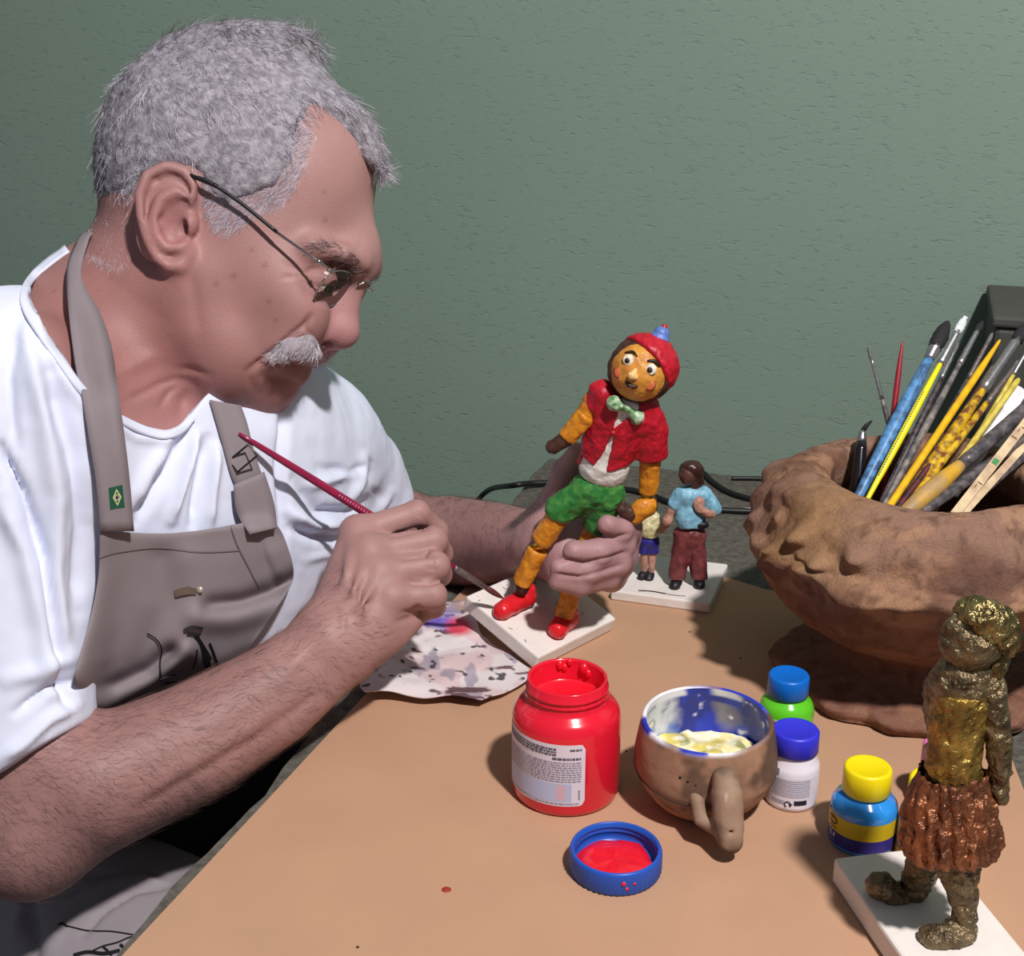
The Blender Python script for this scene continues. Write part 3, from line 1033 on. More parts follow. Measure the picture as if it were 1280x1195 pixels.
CB = NECK[:15]
def outset(pl, w):
    pl = np.asarray(pl, float); T = np.gradient(pl, axis=0); T /= np.linalg.norm(T, axis=1)[:, None]
    return pl + np.stack([-T[:, 1], T[:, 0]], 1) * w
strip('collar_band', outset(CB, 1.0), outset(CB, 11), [bvh_s, bvh_b], 0.0022, m_shirt, shirt, n=60, k=4, thick=0.002, dmax=1.2)
strip('strap', [(97, 300), (85, 330), (84, 364), (88, 410), (95, 458), (104, 503), (112, 552), (120, 602), (126, 664)],
      [(112, 297), (104, 325), (103, 352), (124, 390), (138, 430), (145, 474), (153, 530), (161, 595), (167, 664)], [bvh_b, bvh_s], 0.0075, m_apron, apron, extra=behind, bul=0.0015, minf=3)
strap_tree = last_tree
strip('strap', [(262, 500), (271, 530), (281, 565), (290, 596), (305, 628)], [(301, 507), (309, 530), (317, 562), (326, 590), (338, 618)],
      [bvh_b, bvh_s], 0.006, m_apron, apron, k=5)
# tab and buckle of the far strap
strip('strap_tab', [(292, 606), (296, 640), (312, 668)], [(330, 590), (342, 628), (346, 660)], [bvh_s, bvh_a], 0.012, m_apron, apron, n=12)
m_wire = mat('dark_metal', lin((70, 66, 64)), rough=0.35, metal=0.9)
bd = hit(305, 570, [bvh_s]) - 0.013
bk = [P(286, 576, bd), P(310, 556, bd - .002), P(321, 570, bd - .002), P(297, 590, bd), P(286, 576, bd)]
V, F = tubem(c2w(np.array(bk)), 0.0009, 8)
add('buckle', V, F, m_wire, apron)
# top hem seam, stain, button
m_seam = mat('khaki_seam', lin((112, 100, 102)), rough=0.85)


def ink_on(name, polys, m, parent, trees, off=0.0016, wpx=1.2, dmax=1.4):
    """thin printed strokes lying on cloth; polys = list of (points, width px)"""
    parts = []
    for pl, wd in polys:
        pl = np.asarray(pl, float)
        n = max(3, int(np.hypot(*np.diff(pl, axis=0).T).sum() / 4) + 1)
        c = spline(pl, n) if len(pl) > 2 else np.stack([np.linspace(pl[0, k], pl[-1, k], n) for k in (0, 1)], 1)
        T = np.gradient(c, axis=0); T /= np.linalg.norm(T, axis=1)[:, None] + 1e-9
        Nn = np.stack([-T[:, 1], T[:, 0]], 1)
        ww = np.full(n, wd) if np.isscalar(wd) else np.interp(np.linspace(0, 1, n), np.linspace(0, 1, len(wd)), wd)
        E = np.stack([c - Nn * ww[:, None] / 2, c + Nn * ww[:, None] / 2], 1)
        hs = [hit(c[i, 0], c[i, 1], trees) for i in range(n)]
        keep = [i for i in range(n) if hs[i] is not None and hs[i] < dmax]
        if len(keep) < 2: continue
        n = len(keep)
        Gp = np.array([[P(E[i, j, 0], E[i, j, 1], hs[i] - off) for j in range(2)] for i in keep])
        parts.append(gridm(c2w(Gp.reshape(-1, 3)).reshape(n, 2, 3)))
    V, F = join(*parts)
    return add(name, V, F, m, parent)


ink_on('seam', [([(122, 697), (150, 690), (200, 684), (250, 690), (300, 688)], 1.1), ([(286, 650), (296, 680), (312, 712), (324, 736)], 1.6)], m_seam, apron, [bvh_a], 0.0022)
m_stain = mat('grease_stain', lin((92, 78, 68)), rough=0.9)
ink_on('stain', [([(218, 742), (232, 738), (246, 740)], [9, 11, 7])], m_stain, apron, [bvh_a], 0.002)
hb_ = hit(250, 737, [bvh_a])
V, F = lathe([(0.0001, 0.0), (0.0020, 0.0002), (0.0026, 0.001), (0.0022, 0.0018), (0.0001, 0.0019)], W(250, 737, hb_ - 0.001), CR @ np.array((0, 0, 1)), 16)
m_stud = mat('pale_stud', lin((190, 176, 160)), rough=0.3, metal=0.4)
add('stud', V, F, m_stud, apron)
# printed sketch on the bib: loose ink strokes
ink_on('ink_sketch', [([(184, 792), (196, 800), (202, 812), (200, 830), (202, 850), (203, 862)], 2.0), ([(230, 788), (240, 784), (254, 786)], 4.0),
                      ([(234, 792), (250, 794)], 3.0), ([(244, 796), (250, 806), (256, 816), (262, 826)], 9.0), ([(246, 812), (244, 826), (240, 836)], 3.0),
                      ([(262, 804), (267, 816), (272, 832)], 3.0), ([(256, 822), (262, 838)], 8.0), ([(200, 848), (212, 844), (220, 842)], 4.0), ([(206, 852), (230, 850), (258, 838), (276, 832)], 8.0),
                      ([(190, 878), (194, 890)], 2.0), ([(204, 862), (212, 858)], 4.0)], m_ink, apron, [bvh_a], 0.0028)
# small flag tag sewn to the near strap
m_green = mat('tag_green', lin((24, 84, 62)), rough=0.8)
m_line = mat('tag_pale_yellow', lin((206, 204, 150)), rough=0.8)
m_blue = mat('tag_dark_blue', lin((34, 52, 84)), rough=0.8)
td0 = hit(147, 622, [strap_tree])
def quadm(pts, d, m, nm, par):
    V = np.array([W(u, v, (hit(u, v, [strap_tree]) or td0) - d) for u, v in pts])
    return add(nm, V, [tuple(range(len(pts)))], m, par, smooth=False)
tag = quadm([(136, 610), (153, 606), (156, 634), (138, 637)], 0.0016, m_green, 'flag_tag', apron)
def ringm(po, pi, d, m, nm, par):
    V = np.array([W(u, v, (hit(u, v, [strap_tree]) or td0) - d) for u, v in list(po) + list(pi)]); n = len(po)
    return add(nm, V, [(i, (i + 1) % n, n + (i + 1) % n, n + i) for i in range(n)], m, par, smooth=False)
dm = [(145.5, 611), (152, 621), (147, 632.5), (141, 622.5)]
cx_, cy_ = 146.4, 621.8
dmi = [(cx_ + (a - cx_) * .72, cy_ + (b - cy_) * .72) for a, b in dm]
ringm(dm, dmi, 0.0020, m_line, 'flag_diamond', apron)
ci = [(cx_ + 3.0 * math.cos(t), cy_ + 4.2 * math.sin(t)) for t in np.linspace(0, 6.283, 17)[:-1]]
cj = [(cx_ + 1.9 * math.cos(t), cy_ + 3.0 * math.sin(t)) for t in np.linspace(0, 6.283, 17)[:-1]]
ringm(ci, cj, 0.0021, m_line, 'flag_circle', apron)
quadm(cj, 0.00205, m_blue, 'flag_disc', apron)

# ------------------------------------------------------------------ trousers, apron over the lap, shoes, stool
m_trous = mat('dark_trousers', lin((52, 48, 50)), rough=0.85, var=0.1, vscale=20)
f = Field()
HPR = np.array((-0.46, 1.00, 0.525)); HPL = np.array((-0.43, 1.17, 0.535))       # hips, world
KNR = np.array((-0.13, 0.785, 0.570)); KNL = np.array((-0.02, 1.12, 0.590))
ANR = np.array((-0.10, 0.84, 0.11)); ANL = np.array((0.00, 1.16, 0.11))
ww = lambda q: w2c(q)
f.tube([ww(HPR), ww(KNR)], [0.088, 0.062])
f.tube([ww(HPL), ww(KNL)], [0.088, 0.062], k=0.03)
f.ell(ww((HPR + HPL) / 2 + np.array((-0.02, 0, 0.03))), (0.15, 0.12, 0.13), TR, k=0.06)
f.ell(BC, (.139, .174, .103), TR, k=.03); f.half(ww(np.array((-.3, 1.1, .735))), ww(np.array((-.3, 1.1, .8))) - ww(np.array((-.3, 1.1, .7))), 'i', .01)
f.tube([ww(KNR), ww(ANR)], [0.060, 0.048], k=0.03)
f.tube([ww(KNL), ww(ANL)], [0.060, 0.048], k=0.03)
TV, TFc = f.mesh(0.006)
TN = vnormals(TV, TFc)
TV = TV + TN * (0.004 * fbm(TV, 14, 3))[:, None]
add('trousers', c2w(TV), TFc, m_trous, man)
# lap part of the apron
m_lap = mat('grey_khaki_cotton', lin((150, 142, 148)), rough=0.85, spec=0.2, bump=0.25, bscale=1400, bdist=0.0004)
f = Field()
f.tube([ww(HPR + np.array((0.05, -.03, .03))), ww(np.array((-0.20, 0.81, 0.585))), ww(np.array((-0.125, 0.765, 0.560)))], [0.098, 0.082, 0.076])
f.tube([ww(HPR + np.array((0.06, -.03, .0))), ww(np.array((-0.30, 0.78, 0.55))), ww(np.array((-0.20, 0.70, 0.50)))], [0.09, 0.080, 0.06], k=0.05)
f.half(ww(np.array((-0.2, 0.85, 0.50))), ww(np.array((-0.2, 0.85, 0.40))) - ww(np.array((-0.2, 0.85, 0.50))))
LV, LF = f.mesh(0.004)
LN = vnormals(LV, LF)
for poly, wp, dp in (([(110, 1095), (150, 1092), (180, 1088), (212, 1092)], 6, 0.005), ([(95, 1128), (130, 1110), (165, 1096), (205, 1090)], 7, -0.005),
                     ([(105, 1170), (130, 1140), (170, 1112), (215, 1103)], 4, 0.004), ([(38, 1125), (42, 1150), (46, 1195)], 7, 0.007), ([(28, 1130), (22, 1160), (15, 1195)], 9, -0.006),
                     ([(60, 1195), (72, 1165), (90, 1140)], 9, -0.004), ([(0, 1120), (15, 1122), (28, 1130)], 6, -0.006), ([(80, 1120), (100, 1112), (115, 1098)], 5, 0.003)):
    LV = crease(LV, LN, poly, wp, dp, dmax=1.4)
LN = vnormals(LV, LF)
LV = LV + LN * (0.0035 * fbm(LV, 16, 2))[:, None]
skirt = add('apron_skirt', c2w(LV), LF, m_lap, man)
bvh_l = BVHTree.FromPolygons([Vector(v) for v in LV], [tuple(int(i) for i in q) for q in LF])
ink_on('ink_sketch', [([(72, 1156), (78, 1154), (84, 1158)], [1, 5, 2]), ([(84, 1157), (110, 1163), (140, 1164), (172, 1169)], 1.5),
                      ([(172, 1169), (184, 1162), (196, 1150), (206, 1140), (216, 1132)], 2.0), ([(183, 1150), (187, 1158), (184, 1166)], 4.0),
                      ([(116, 1188), (130, 1182), (146, 1178), (160, 1172), (172, 1169)], 1.8), ([(92, 1194), (110, 1190), (130, 1192), (150, 1188)], 5.0),
                      ([(150, 1180), (158, 1188), (162, 1194)], 4.0), ([(190, 1150), (200, 1148), (204, 1142)], 1.5), ([(128, 1182), (140, 1194)], 3.0)], m_ink, skirt, [bvh_l], 0.0015)
m_shoe = mat('black_shoe_leather', lin((30, 28, 28)), rough=0.45)
for an in (ANR, ANL):
    f = Field()
    f.ell(np.array((an[0] + 0.075, an[1] - 0.02, 0.045)), (0.13, 0.045, 0.042), np.array([EW, EU, (0, 0, 1)]))
    f.tube([an, an - np.array((0, 0, 0.06))], [0.045, 0.042], k=0.03)
    f.half(np.array((0, 0, 0.0015)), np.array((0, 0, -1.0)), 'i')
    Vv, Ff = f.mesh(0.006)
    add('shoe', Vv, Ff, m_shoe, man)
stool = thing('stool', (SEAT[0], SEAT[1], 0), 'round wooden stool under the seated man', 'stool')
m_stool = mat('stool_wood', lin((96, 66, 44)), rough=0.55, var=0.15, vscale=30)
V, F = lathe([(0.0, 0.0), (0.165, 0.0), (0.172, 0.006), (0.172, 0.028), (0.165, 0.034), (0.0, 0.034)], (SEAT[0], SEAT[1], 0.396), n=40, caps=False)
add('seat', V, F, m_stool, stool)
for t in (45, 135, 225, 315):
    a = np.array((math.cos(math.radians(t)), math.sin(math.radians(t)), 0))
    V, F = tubem([np.array((SEAT[0], SEAT[1], 0.398)) + a * 0.12, np.array((SEAT[0], SEAT[1], 0.0)) + a * 0.17], [0.017, 0.014], 12)
    add('leg', V, F, m_stool, stool)

# ------------------------------------------------------------------ glasses
m_temple = mat('dark_plastic', lin((26, 22, 26)), rough=0.35)
m_steel = mat('polished_steel', lin((196, 190, 186)), rough=0.18, metal=1.0)
m_lens = bpy.data.materials.new('spectacle_lens'); m_lens.use_nodes = True
N, L = nt(m_lens); N.clear()
gl = N.new('ShaderNodeBsdfGlossy'); gl.inputs['Roughness'].default_value = 0.03
tr = N.new('ShaderNodeBsdfTransparent'); tr.inputs['Color'].default_value = (0.93, 0.95, 0.94, 1)
mx = N.new('ShaderNodeMixShader'); fr = N.new('ShaderNodeFresnel'); fr.inputs['IOR'].default_value = 1.5
ma = N.new('ShaderNodeMath'); ma.operation = 'MULTIPLY_ADD'; ma.inputs[1].default_value = 1.0; ma.inputs[2].default_value = 0.05
out = N.new('ShaderNodeOutputMaterial')
L.new(fr.outputs[0], ma.inputs[0]); L.new(ma.outputs[0], mx.inputs[0]); L.new(tr.outputs[0], mx.inputs[1]); L.new(gl.outputs[0], mx.inputs[2]); L.new(mx.outputs[0], out.inputs['Surface'])
V, F = tubem(c2w(spline([H(237, 219, .0815), H(245, 222, .082), H(272, 233, .081)], 20)), 0.0016, 10)
spec = add('glasses', V, F, m_temple, man)
V, F = tubem(c2w(spline([H(245, 222, .083), H(262, 228, .0815), H(300, 253, .078), H(346, 290, .0745)], 24)), [0.0016] * 10 + [0.0014] * 14, 10)
add('temple_sleeve', V, F, m_temple, spec)
V, F = tubem(c2w(np.array([H(344, 289, .0746), H(398, 327, .0700), H(410, 336, .0690)])), 0.0012, 8)
add('temple', V, F, m_steel, spec)
V, F = tubem(c2w(np.array([mir(H(205, 215, .083)), mir(H(260, 228, .081)), mir(H(398, 327, .070)), mir(H(410, 336, .069))])), 0.0013, 8)
add('temple', V, F, m_steel, spec)
V, F = join(tubem(c2w(np.array([H(396, 325, .0702), H(401, 330, .0700)])), 0.0022, 8), tubem(c2w(np.array([H(410, 337, .069), H(413, 341, .066), H(419, 335, .063)])), 0.0011, 8))
add('hinge', V, F, m_steel, spec)
Oo = H(410, 352, .060); Na = H(446, 356, .012)
lx = Na - Oo; lw = np.linalg.norm(lx); lx /= lw
ly = H(403, 384, .036) - H(430, 343, .036); ly -= lx * (ly @ lx); ly /= np.linalg.norm(ly)
lc = H(417, 361, .035); ln = np.cross(lx, ly)
if ln[0] < 0: ln = -ln
def lensm(fl):
    V = []; F = []; n = 40
    for k, rr in enumerate((0.001, 0.35, 0.7, 0.93, 1.0)):
        for t in np.linspace(0, 2 * np.pi, n, endpoint=False):
            ex = np.sign(math.cos(t)) * abs(math.cos(t)) ** 0.75 * 0.0245 * rr; ey = np.sign(math.sin(t)) * abs(math.sin(t)) ** 0.8 * 0.0155 * rr
            V.append(lc + lx * ex + ly * ey + ln * 0.0015 * (1 - rr * rr))
    V = np.array(V)
    for k in range(4):
        for j in range(n): F.append((k * n + j, k * n + (j + 1) % n, (k + 1) * n + (j + 1) % n, (k + 1) * n + j))
    return (np.array([mir(v) for v in V]) if fl else V), F
m_rim = mat('lens_edge', lin((150, 152, 150)), rough=0.15, trans=0.6)
for fl in (False, True):
    V, F = lensm(fl)
    o = add('lens', c2w(V), F, m_lens, spec)
    lp = V[-40:]; lp = np.vstack([lp, lp[:1]])
    vv, ff = tubem(c2w(lp), 0.00055, 6, caps=False)
    add('lens_edge', vv, ff, m_rim, spec)
V, F = tubem(c2w(spline([Na + ln * .001, Na + ln * .004 + np.array((.004, .005, -.004)), mir(Na + ln * .004 + np.array((.004, .005, -.004))), mir(Na + ln * .001)], 16)), 0.0009, 8)
add('bridge', V, F, m_steel, spec)
for q in (H(447, 353, .009), mir(H(447, 353, .009))):
    V, F = lathe([(0.0005, -0.001), (0.003, -0.0008), (0.0034, 0), (0.003, 0.0008), (0.0005, 0.001)], c2w(q), c2w(q + HL) - c2w(q), 12)
    add('nose_pad', V, F, m_rim, spec)
# eyeballs
m_eye = mat('eye_white', lin((210, 200, 190)), rough=0.15)
m_iris = mat('dark_iris', lin((44, 28, 20)), rough=0.1)
for fl in (0, 1):
    c = H(400, 350, .034)
    gz = np.array((0.70, -0.60, 0.30)); gz /= np.linalg.norm(gz)
    if fl: c = mir(c)
    V, F = lathe([(0.0001, -0.0118)] + [(0.0118 * math.sin(t), -0.0118 * math.cos(t)) for t in np.linspace(0.2, 2.95, 14)] + [(0.0001, 0.0118)], c2w(c), CR @ gz, 24)
    e = add('eye', V, F, m_eye, man)
    V, F = lathe([(0.0058, 0.0104), (0.004, 0.0115), (0.0001, 0.0121)], c2w(c), CR @ gz, 24)
    add('iris', V, F, m_iris, e)
# ------------------------------------------------------------------ hair, moustache, eyebrows, arm hair
def hairmat(name, stops, rough=0.5):
    m = bpy.data.materials.new(name); m.use_nodes = True
    N, L = nt(m); b = N['Principled BSDF']; b.inputs['Roughness'].default_value = rough; b.inputs['Specular IOR Level'].default_value = 0.3
    hi = N.new('ShaderNodeHairInfo'); rp = N.new('ShaderNodeValToRGB')
    cr = rp.color_ramp
    while len(cr.elements) < len(stops): cr.elements.new(0.5)
    for e, (p, c) in zip(cr.elements, stops): e.position = p; e.color = (*lin(c), 1)
    L.new(hi.outputs['Random'], rp.inputs['Fac']); L.new(rp.outputs['Color'], b.inputs['Base Color'])
    return m


def strands(name, C, rad, m, parent):
    """C (n, k, 3) camera-frame control points"""
    uu, vv = pix(C.reshape(-1, 3)); ok = (vv.reshape(C.shape[:2]) > 17).all(1) & (np.linalg.norm(C[:, -1] - C[:, 0], axis=1) < .032)
    C = C[ok]
    n, k = C.shape[:2]
    hc = bpy.data.hair_curves.new(name)
    hc.add_curves([k] * n)
    pts = c2w(C.reshape(-1, 3)) - ORG[parent.name]
    hc.attributes['position'].data.foreach_set('vector', pts.astype(np.float32).ravel())
    ra = hc.attributes.get('radius') or hc.attributes.new('radius', 'FLOAT', 'POINT')
    prof = np.linspace(1, 0.35, k)
    ra.data.foreach_set('value', np.tile(prof * rad, n).astype(np.float32))
    hc.materials.append(m)
    o = bpy.data.objects.new(name, hc); COL.objects.link(o); o.parent = parent
    ORG[o.name] = ORG[parent.name]
    return o


def sample(V, F, n, wt=None):
    a, b, c, d = (V[F[:, i]] for i in range(4))
    ar = np.linalg.norm(np.cross(c - a, d - b), axis=1)
    if wt is not None: ar = ar * wt
    ix = rng.choice(len(F), n, p=ar / ar.sum())
    s, t = rng.random((2, n, 1))
    p = (1 - s) * (1 - t) * a[ix] + s * (1 - t) * b[ix] + s * t * c[ix] + (1 - s) * t * d[ix]
    nn = np.cross(c[ix] - a[ix], d[ix] - b[ix]); nn /= np.linalg.norm(nn, axis=1)[:, None] + 1e-12
    return p, nn


def grow(p, n, flow, length, lift=0.35, k=5, jit=0.35, curl=0.0, sink=0.003):
    flow = flow - n * (flow * n).sum(1)[:, None]
    flow /= np.linalg.norm(flow, axis=1)[:, None] + 1e-9
    flow = flow + rng.normal(0, jit, flow.shape); flow = flow - n * (flow * n).sum(1)[:, None]
    flow /= np.linalg.norm(flow, axis=1)[:, None] + 1e-9
    bi = np.cross(n, flow)
    ph = rng.random((len(p), 1)) * 6.28
    C = []
    for i in range(k):
        t = i / (k - 1)
        off = flow * t + n * (lift * t * (1 - 0.55 * t)) + bi * (curl * np.sin(ph + 4.5 * t) * t)
        C.append(p - n * sink + off * length[:, None])
    return np.stack(C, 1)


HA = [(40, -60), (470, -60), (470, 100), (400, 128), (386, 138), (374, 165), (366, 200), (350, 232), (322, 246), (300, 252), (306, 270), (292, 285), (277, 280), (264, 254), (250, 228), (240, 216), (206, 212), (184, 222), (176, 246), (174, 280), (164, 298), (142, 308), (112, 308), (40, 308)]
HB = [(40, -60), (600, -60), (600, 150), (492, 244), (474, 226), (452, 196), (420, 210), (300, 260), (140, 302), (112, 304), (40, 304)]
f = Field()
f.ell(H(294, 206), (0.1040, 0.0970, 0.0768), axes(-24))
f.ell(H(250, 212), (0.0755, 0.0815, 0.0768), axes(-24), k=0.02)
f.ell(H(372, 246), (0.0575, 0.0765, 0.0650), axes(-28), k=0.03)
f.ell(H(446, 178), (0.026, 0.0115, 0.034), axes(-52), k=0.02)
f.ell(H(462, 203), (0.0125, 0.0075, 0.024), axes(-65), k=0.010)
f.ell(H(312, 66), (0.050, 0.016, 0.045), axes(5), k=0.03)
f.ell(H(212, 124), (0.035, 0.015, 0.045), axes(50), k=0.03)
HAa, HBa = np.array(HA, float), np.array(HB, float)
def hairmask(p):
    wl = (p - HP0) @ HL
    q = np.where((wl < 0)[:, None], p - 2 * np.outer(wl, HL), p)
    u, v = pix(q)
    t = np.clip((np.abs(wl) - 0.022) / 0.022, 0, 1)
    return ((polydist(u, v, HAa) * t + polydist(u, v, HBa) * (1 - t)) * S).astype(np.float32)
f.put(hairmask, P(100, 20, .9), P(520, 330, 1.2), 'i', 0.012)
f.ops[-1][1] = np.array((-9., -9, -9)); f.ops[-1][2] = np.array((9., 9, 9))
HV, HF = f.mesh(0.0022)
HV = lap(HV, HF, 2)
HN = vnormals(HV, HF)
HV = HV + HN * (0.0009 * fbm(HV, 60, 3) + 0.0008 * fbm(HV * np.array((1, 2.0, 1)), 190, 2))[:, None]
HN = vnormals(HV, HF)
m_hairbase = mat('grey_hair_mass', lin((122, 116, 124)), rough=0.7, col2=lin((156, 150, 160)), vscale=170, var=0.2, bump=0.5, bscale=500, bdist=0.002)
hairb = add('hair', c2w(HV), HF, m_hairbase, man)
m_hair = hairmat('grey_hair', [(0, (96, 90, 98)), (0.3, (172, 166, 178)), (1, (240, 234, 246))])
hn = HN[HF].mean(1)
p, n = sample(HV, HF, 17500)
keep = (n[:, 2] > -0.6)
p, n = p[keep], n[keep]
crown = H(205, 105)
pu, pv = pix(p)
flow = p - crown
side = np.clip((pv - 150) / 100, 0, 1)[:, None] * (n[:, 2:3] > 0.35)
flow = flow / (np.linalg.norm(flow, axis=1)[:, None] + 1e-6)
flow = flow * (1 - 0.6 * side) + np.array((-0.25, -0.75, 0)) * side
front = np.clip((pu - 380) / 70, 0, 1)[:, None]
flow = flow + front * np.array((0.6, -0.9, 0))
flow = flow + 0.55 * np.stack([vnoise(p, 55), vnoise(p + 7, 55), vnoise(p + 13, 55)], 1)
ln_ = np.where(pv < 140, 0.022, 0.015) * (0.6 + 0.7 * rng.random(len(p)))
ln_ = np.where((pv > 190) & (pu > 240), 0.007, ln_)
ln_ = np.where(pu > 440, 0.017, ln_)
dark = (((pu > 375) & (pv < 210)) | (pu < 150) | (pv < 75)) & (rng.random(len(p)) < .75)
for nm_, mm_, sel in (('hair_strands', m_hair, ~dark), ('dark_hair_strands', hairmat('dark_grey_hair', [(0, (54, 48, 52)), (0.5, (112, 104, 110)), (1, (190, 184, 194))]), dark)):
    strands(nm_, grow(p[sel], n[sel], flow[sel], ln_[sel], lift=0.11, curl=0.13, jit=0.13, k=6), 0.00016, mm_, hairb)
# short stubble where the hair thins: temple and sideburn
ok = (BN[BF[:, 0]][:, 2] > 0.2)
cu, cv = pix(BV[BF].mean(1))
rgn = inpoly(cu, cv, [(250, 215), (300, 215), (360, 190), (378, 150), (398, 165), (382, 215), (360, 255), (330, 264), (310, 280), (290, 290), (270, 284), (258, 250)]) & (BV[BF[:, 0]][:, 2] > -1.04)
p, n = sample(BV, BF, 3200, (rgn & ok).astype(float))
strands('temple_hair', grow(p, n, np.tile(np.array((-0.7, -0.6, 0.0)), (len(p), 1)), 0.006 + 0.004 * rng.random(len(p)), lift=0.25, k=4, sink=0.0005), 0.00010, m_hair, hairb)
rgn = inpoly(cu, cv, [(104, 262), (160, 262), (164, 300), (150, 335), (108, 322)]) & (BV[BF[:, 0]][:, 2] > -1.12)
if (rgn & ok).any():
    p, n = sample(BV, BF, 1500, (rgn & ok).astype(float))
    strands('nape_hair', grow(p, n, np.tile(np.array((0.1, -1, 0.0)), (len(p), 1)), 0.006 + 0.005 * rng.random(len(p)), lift=0.12, k=4, sink=0.0005), 0.00008, m_hair, hairb)

# moustache
m_musbase = mat('white_moustache_mass', lin((150, 140, 146)), rough=0.8, var=0.2, vscale=200)
m_mus = hairmat('white_moustache', [(0, (150, 140, 146)), (0.4, (206, 200, 208)), (1, (238, 234, 242))])
f = Field()
MP = [H(386, 436, .003)] + [P(u, v, hit(u, v, [bvh_b]) + o) for u, v, o in ((379, 431, .0015), (363, 435, .0012), (346, 441, .001))]
for sgn in (1, -1):
    def M(p): return p if sgn > 0 else mir(p)
    pts = MP if sgn > 0 else [MP[0] + (mir(q) - MP[0]) * .55 + np.array((-.003, 0, 0)) for q in MP]
    f.tube(pts, [.0084, .0100, .0088, .0042], k=0.006)
MV, MF = f.mesh(0.0014)
MN = vnormals(MV, MF)
must = add('moustache', c2w(MV), MF, m_musbase, man)
p, n = sample(MV, MF, 2600)
wl = ((p - HP0) @ HL)
fl = np.array((-0.42, -0.80, 0.0)) + np.outer(np.sign(wl) * np.clip(np.abs(wl) / .02, 0, 1) * 0.5, HL)
fl = fl + np.array((-0.05, -0.6, 0)) * (1 - np.clip(np.abs(wl) / .012, 0, 1))[:, None]
strands('moustache_strands', grow(p, n, fl, 0.007 + 0.006 * rng.random(len(p)), lift=0.25, curl=0.1, jit=0.18, k=5, sink=0.002), 0.00013, m_mus, must)

# eyebrows
m_brow = hairmat('dark_grey_brow', [(0, (44, 36, 38)), (0.6, (96, 84, 86)), (1, (160, 150, 154))])
ey = []
for sgn in (1, -1):
    wlf = ((BV[BF[:, 0]] - HP0) @ HL) * sgn
    Q = BV[BF].mean(1); Q = np.where(wlf[:, None] * 0 + sgn < 0, Q - 2 * np.outer((Q - HP0) @ HL, HL), Q)
    qu, qv = pix(Q)
    Qn = BN[BF[:, 0]]
    near = (polydist(qu, qv, [(396, 308), (420, 313), (440, 323), (455, 338)], False) < 7) & (wlf > 0.006) & (Q[:, 2] > HP0[2] - 0.02) & (((Qn if sgn > 0 else Qn - 2 * np.outer(Qn @ HL, HL)) * -Q).sum(1) > -0.2)
    if not near.any(): continue
    p, n = sample(BV, BF, 190, near.astype(float))
    fl = np.array((-0.6, 0.25, 0.0)) + HL * 0.5 * sgn
    ey.append(grow(p, n, np.tile(fl, (len(p), 1)), 0.007 + 0.006 * rng.random(len(p)), lift=0.5, jit=0.3, k=5, sink=0.0005))
strands('eyebrows', np.concatenate(ey), 0.00011, m_brow, man)

# arm hair
m_armhair = hairmat('brown_arm_hair', [(0, (60, 42, 38)), (1, (112, 86, 76))])
segs = []
fc = BV[BF].mean(1); fn_ = BN[BF[:, 0]]
for A, B_, num, r in ((ELR, WRR, 3300, 0.07), (ELL, WRL, 2600, 0.065)):
    ax = B_ - A; Ln = np.linalg.norm(ax); ax = ax / Ln
    t = (fc - A) @ ax / Ln
    dist = np.linalg.norm(fc - A - np.outer((fc - A) @ ax, ax), axis=1)
    wt = ((t > -0.12) & (t < 1.12) & (dist < r)) * np.clip(1.25 - t * 0.55, 0, 1)
    wt = wt * (fn_[:, 2] > -0.3)
    p, n = sample(BV, BF, num, wt)
    fl = ax * 0.75 + np.array((0.0, -0.55, 0.0))
    fl = np.tile(fl, (num, 1)) + 0.5 * np.stack([vnoise(p, 50), vnoise(p + 7, 50), vnoise(p + 13, 50)], 1)
    segs.append(grow(p, n, fl, 0.008 + 0.010 * rng.random(num), lift=0.28, curl=0.25, jit=0.25, k=5, sink=0.0003))
strands('arm_hair', np.concatenate(segs), 0.000055, m_armhair, man)
# ------------------------------------------------------------------ concrete table, cardboard, box, cables
m_conc = mat('rough_concrete', lin((98, 94, 86)), rough=0.9, col2=lin((78, 75, 68)), vscale=120, var=0.2, bump=0.6, bscale=160, bdist=0.003, detail=8)
def ragged(n, a0, b0, a1, b1, amp, seed):
    r = np.random.default_rng(seed); t = np.linspace(0, 1, n)
    o = np.interp(t, np.linspace(0, 1, n // 3), r.normal(0, amp, n // 3)) + r.normal(0, amp * .45, n)
    o[0] = o[-1] = 0
    return [(a0 + (a1 - a0) * x, b0 + (b1 - b0) * x, q) for x, q in zip(t, o)]
def ab(u, v):
    p = onz(u, v, 0.0); return (p - CORNER) @ EW, -((p - CORNER)[:2] @ EU[:2])
(s0a, s0b), (s1a, s1b) = ab(430, 874), ab(146, 1195)
def aS(b): return float(np.interp(b, (0, s0b, s1b, s1b + .4), (0, s0a, s1a, s1a + .4 * (s1a - s0a) / (s1b - s0b))))
left = [(aS(b) + q, b) for a, b, q in ragged(70, 0.0, 0.0, 0.0, 1.30, 0.0022, 5)]
outl = left + [(1.5, 1.30), (1.5, 0.0)]
bmv = bmesh.new()
top = [bmv.verts.new(tp(a, b, 0.0)) for a, b in outl]
ed = [bmv.verts.new(tp(a - (0.004 if i < 70 else 0), b, -0.006)) for i, (a, b) in enumerate(outl)]
bot = [bmv.verts.new(tp(a + (0.006 if i < 70 else 0), b, -0.055)) for i, (a, b) in enumerate(outl)]
bmv.faces.new(top); bmv.faces.new(bot[::-1])
n = len(outl)
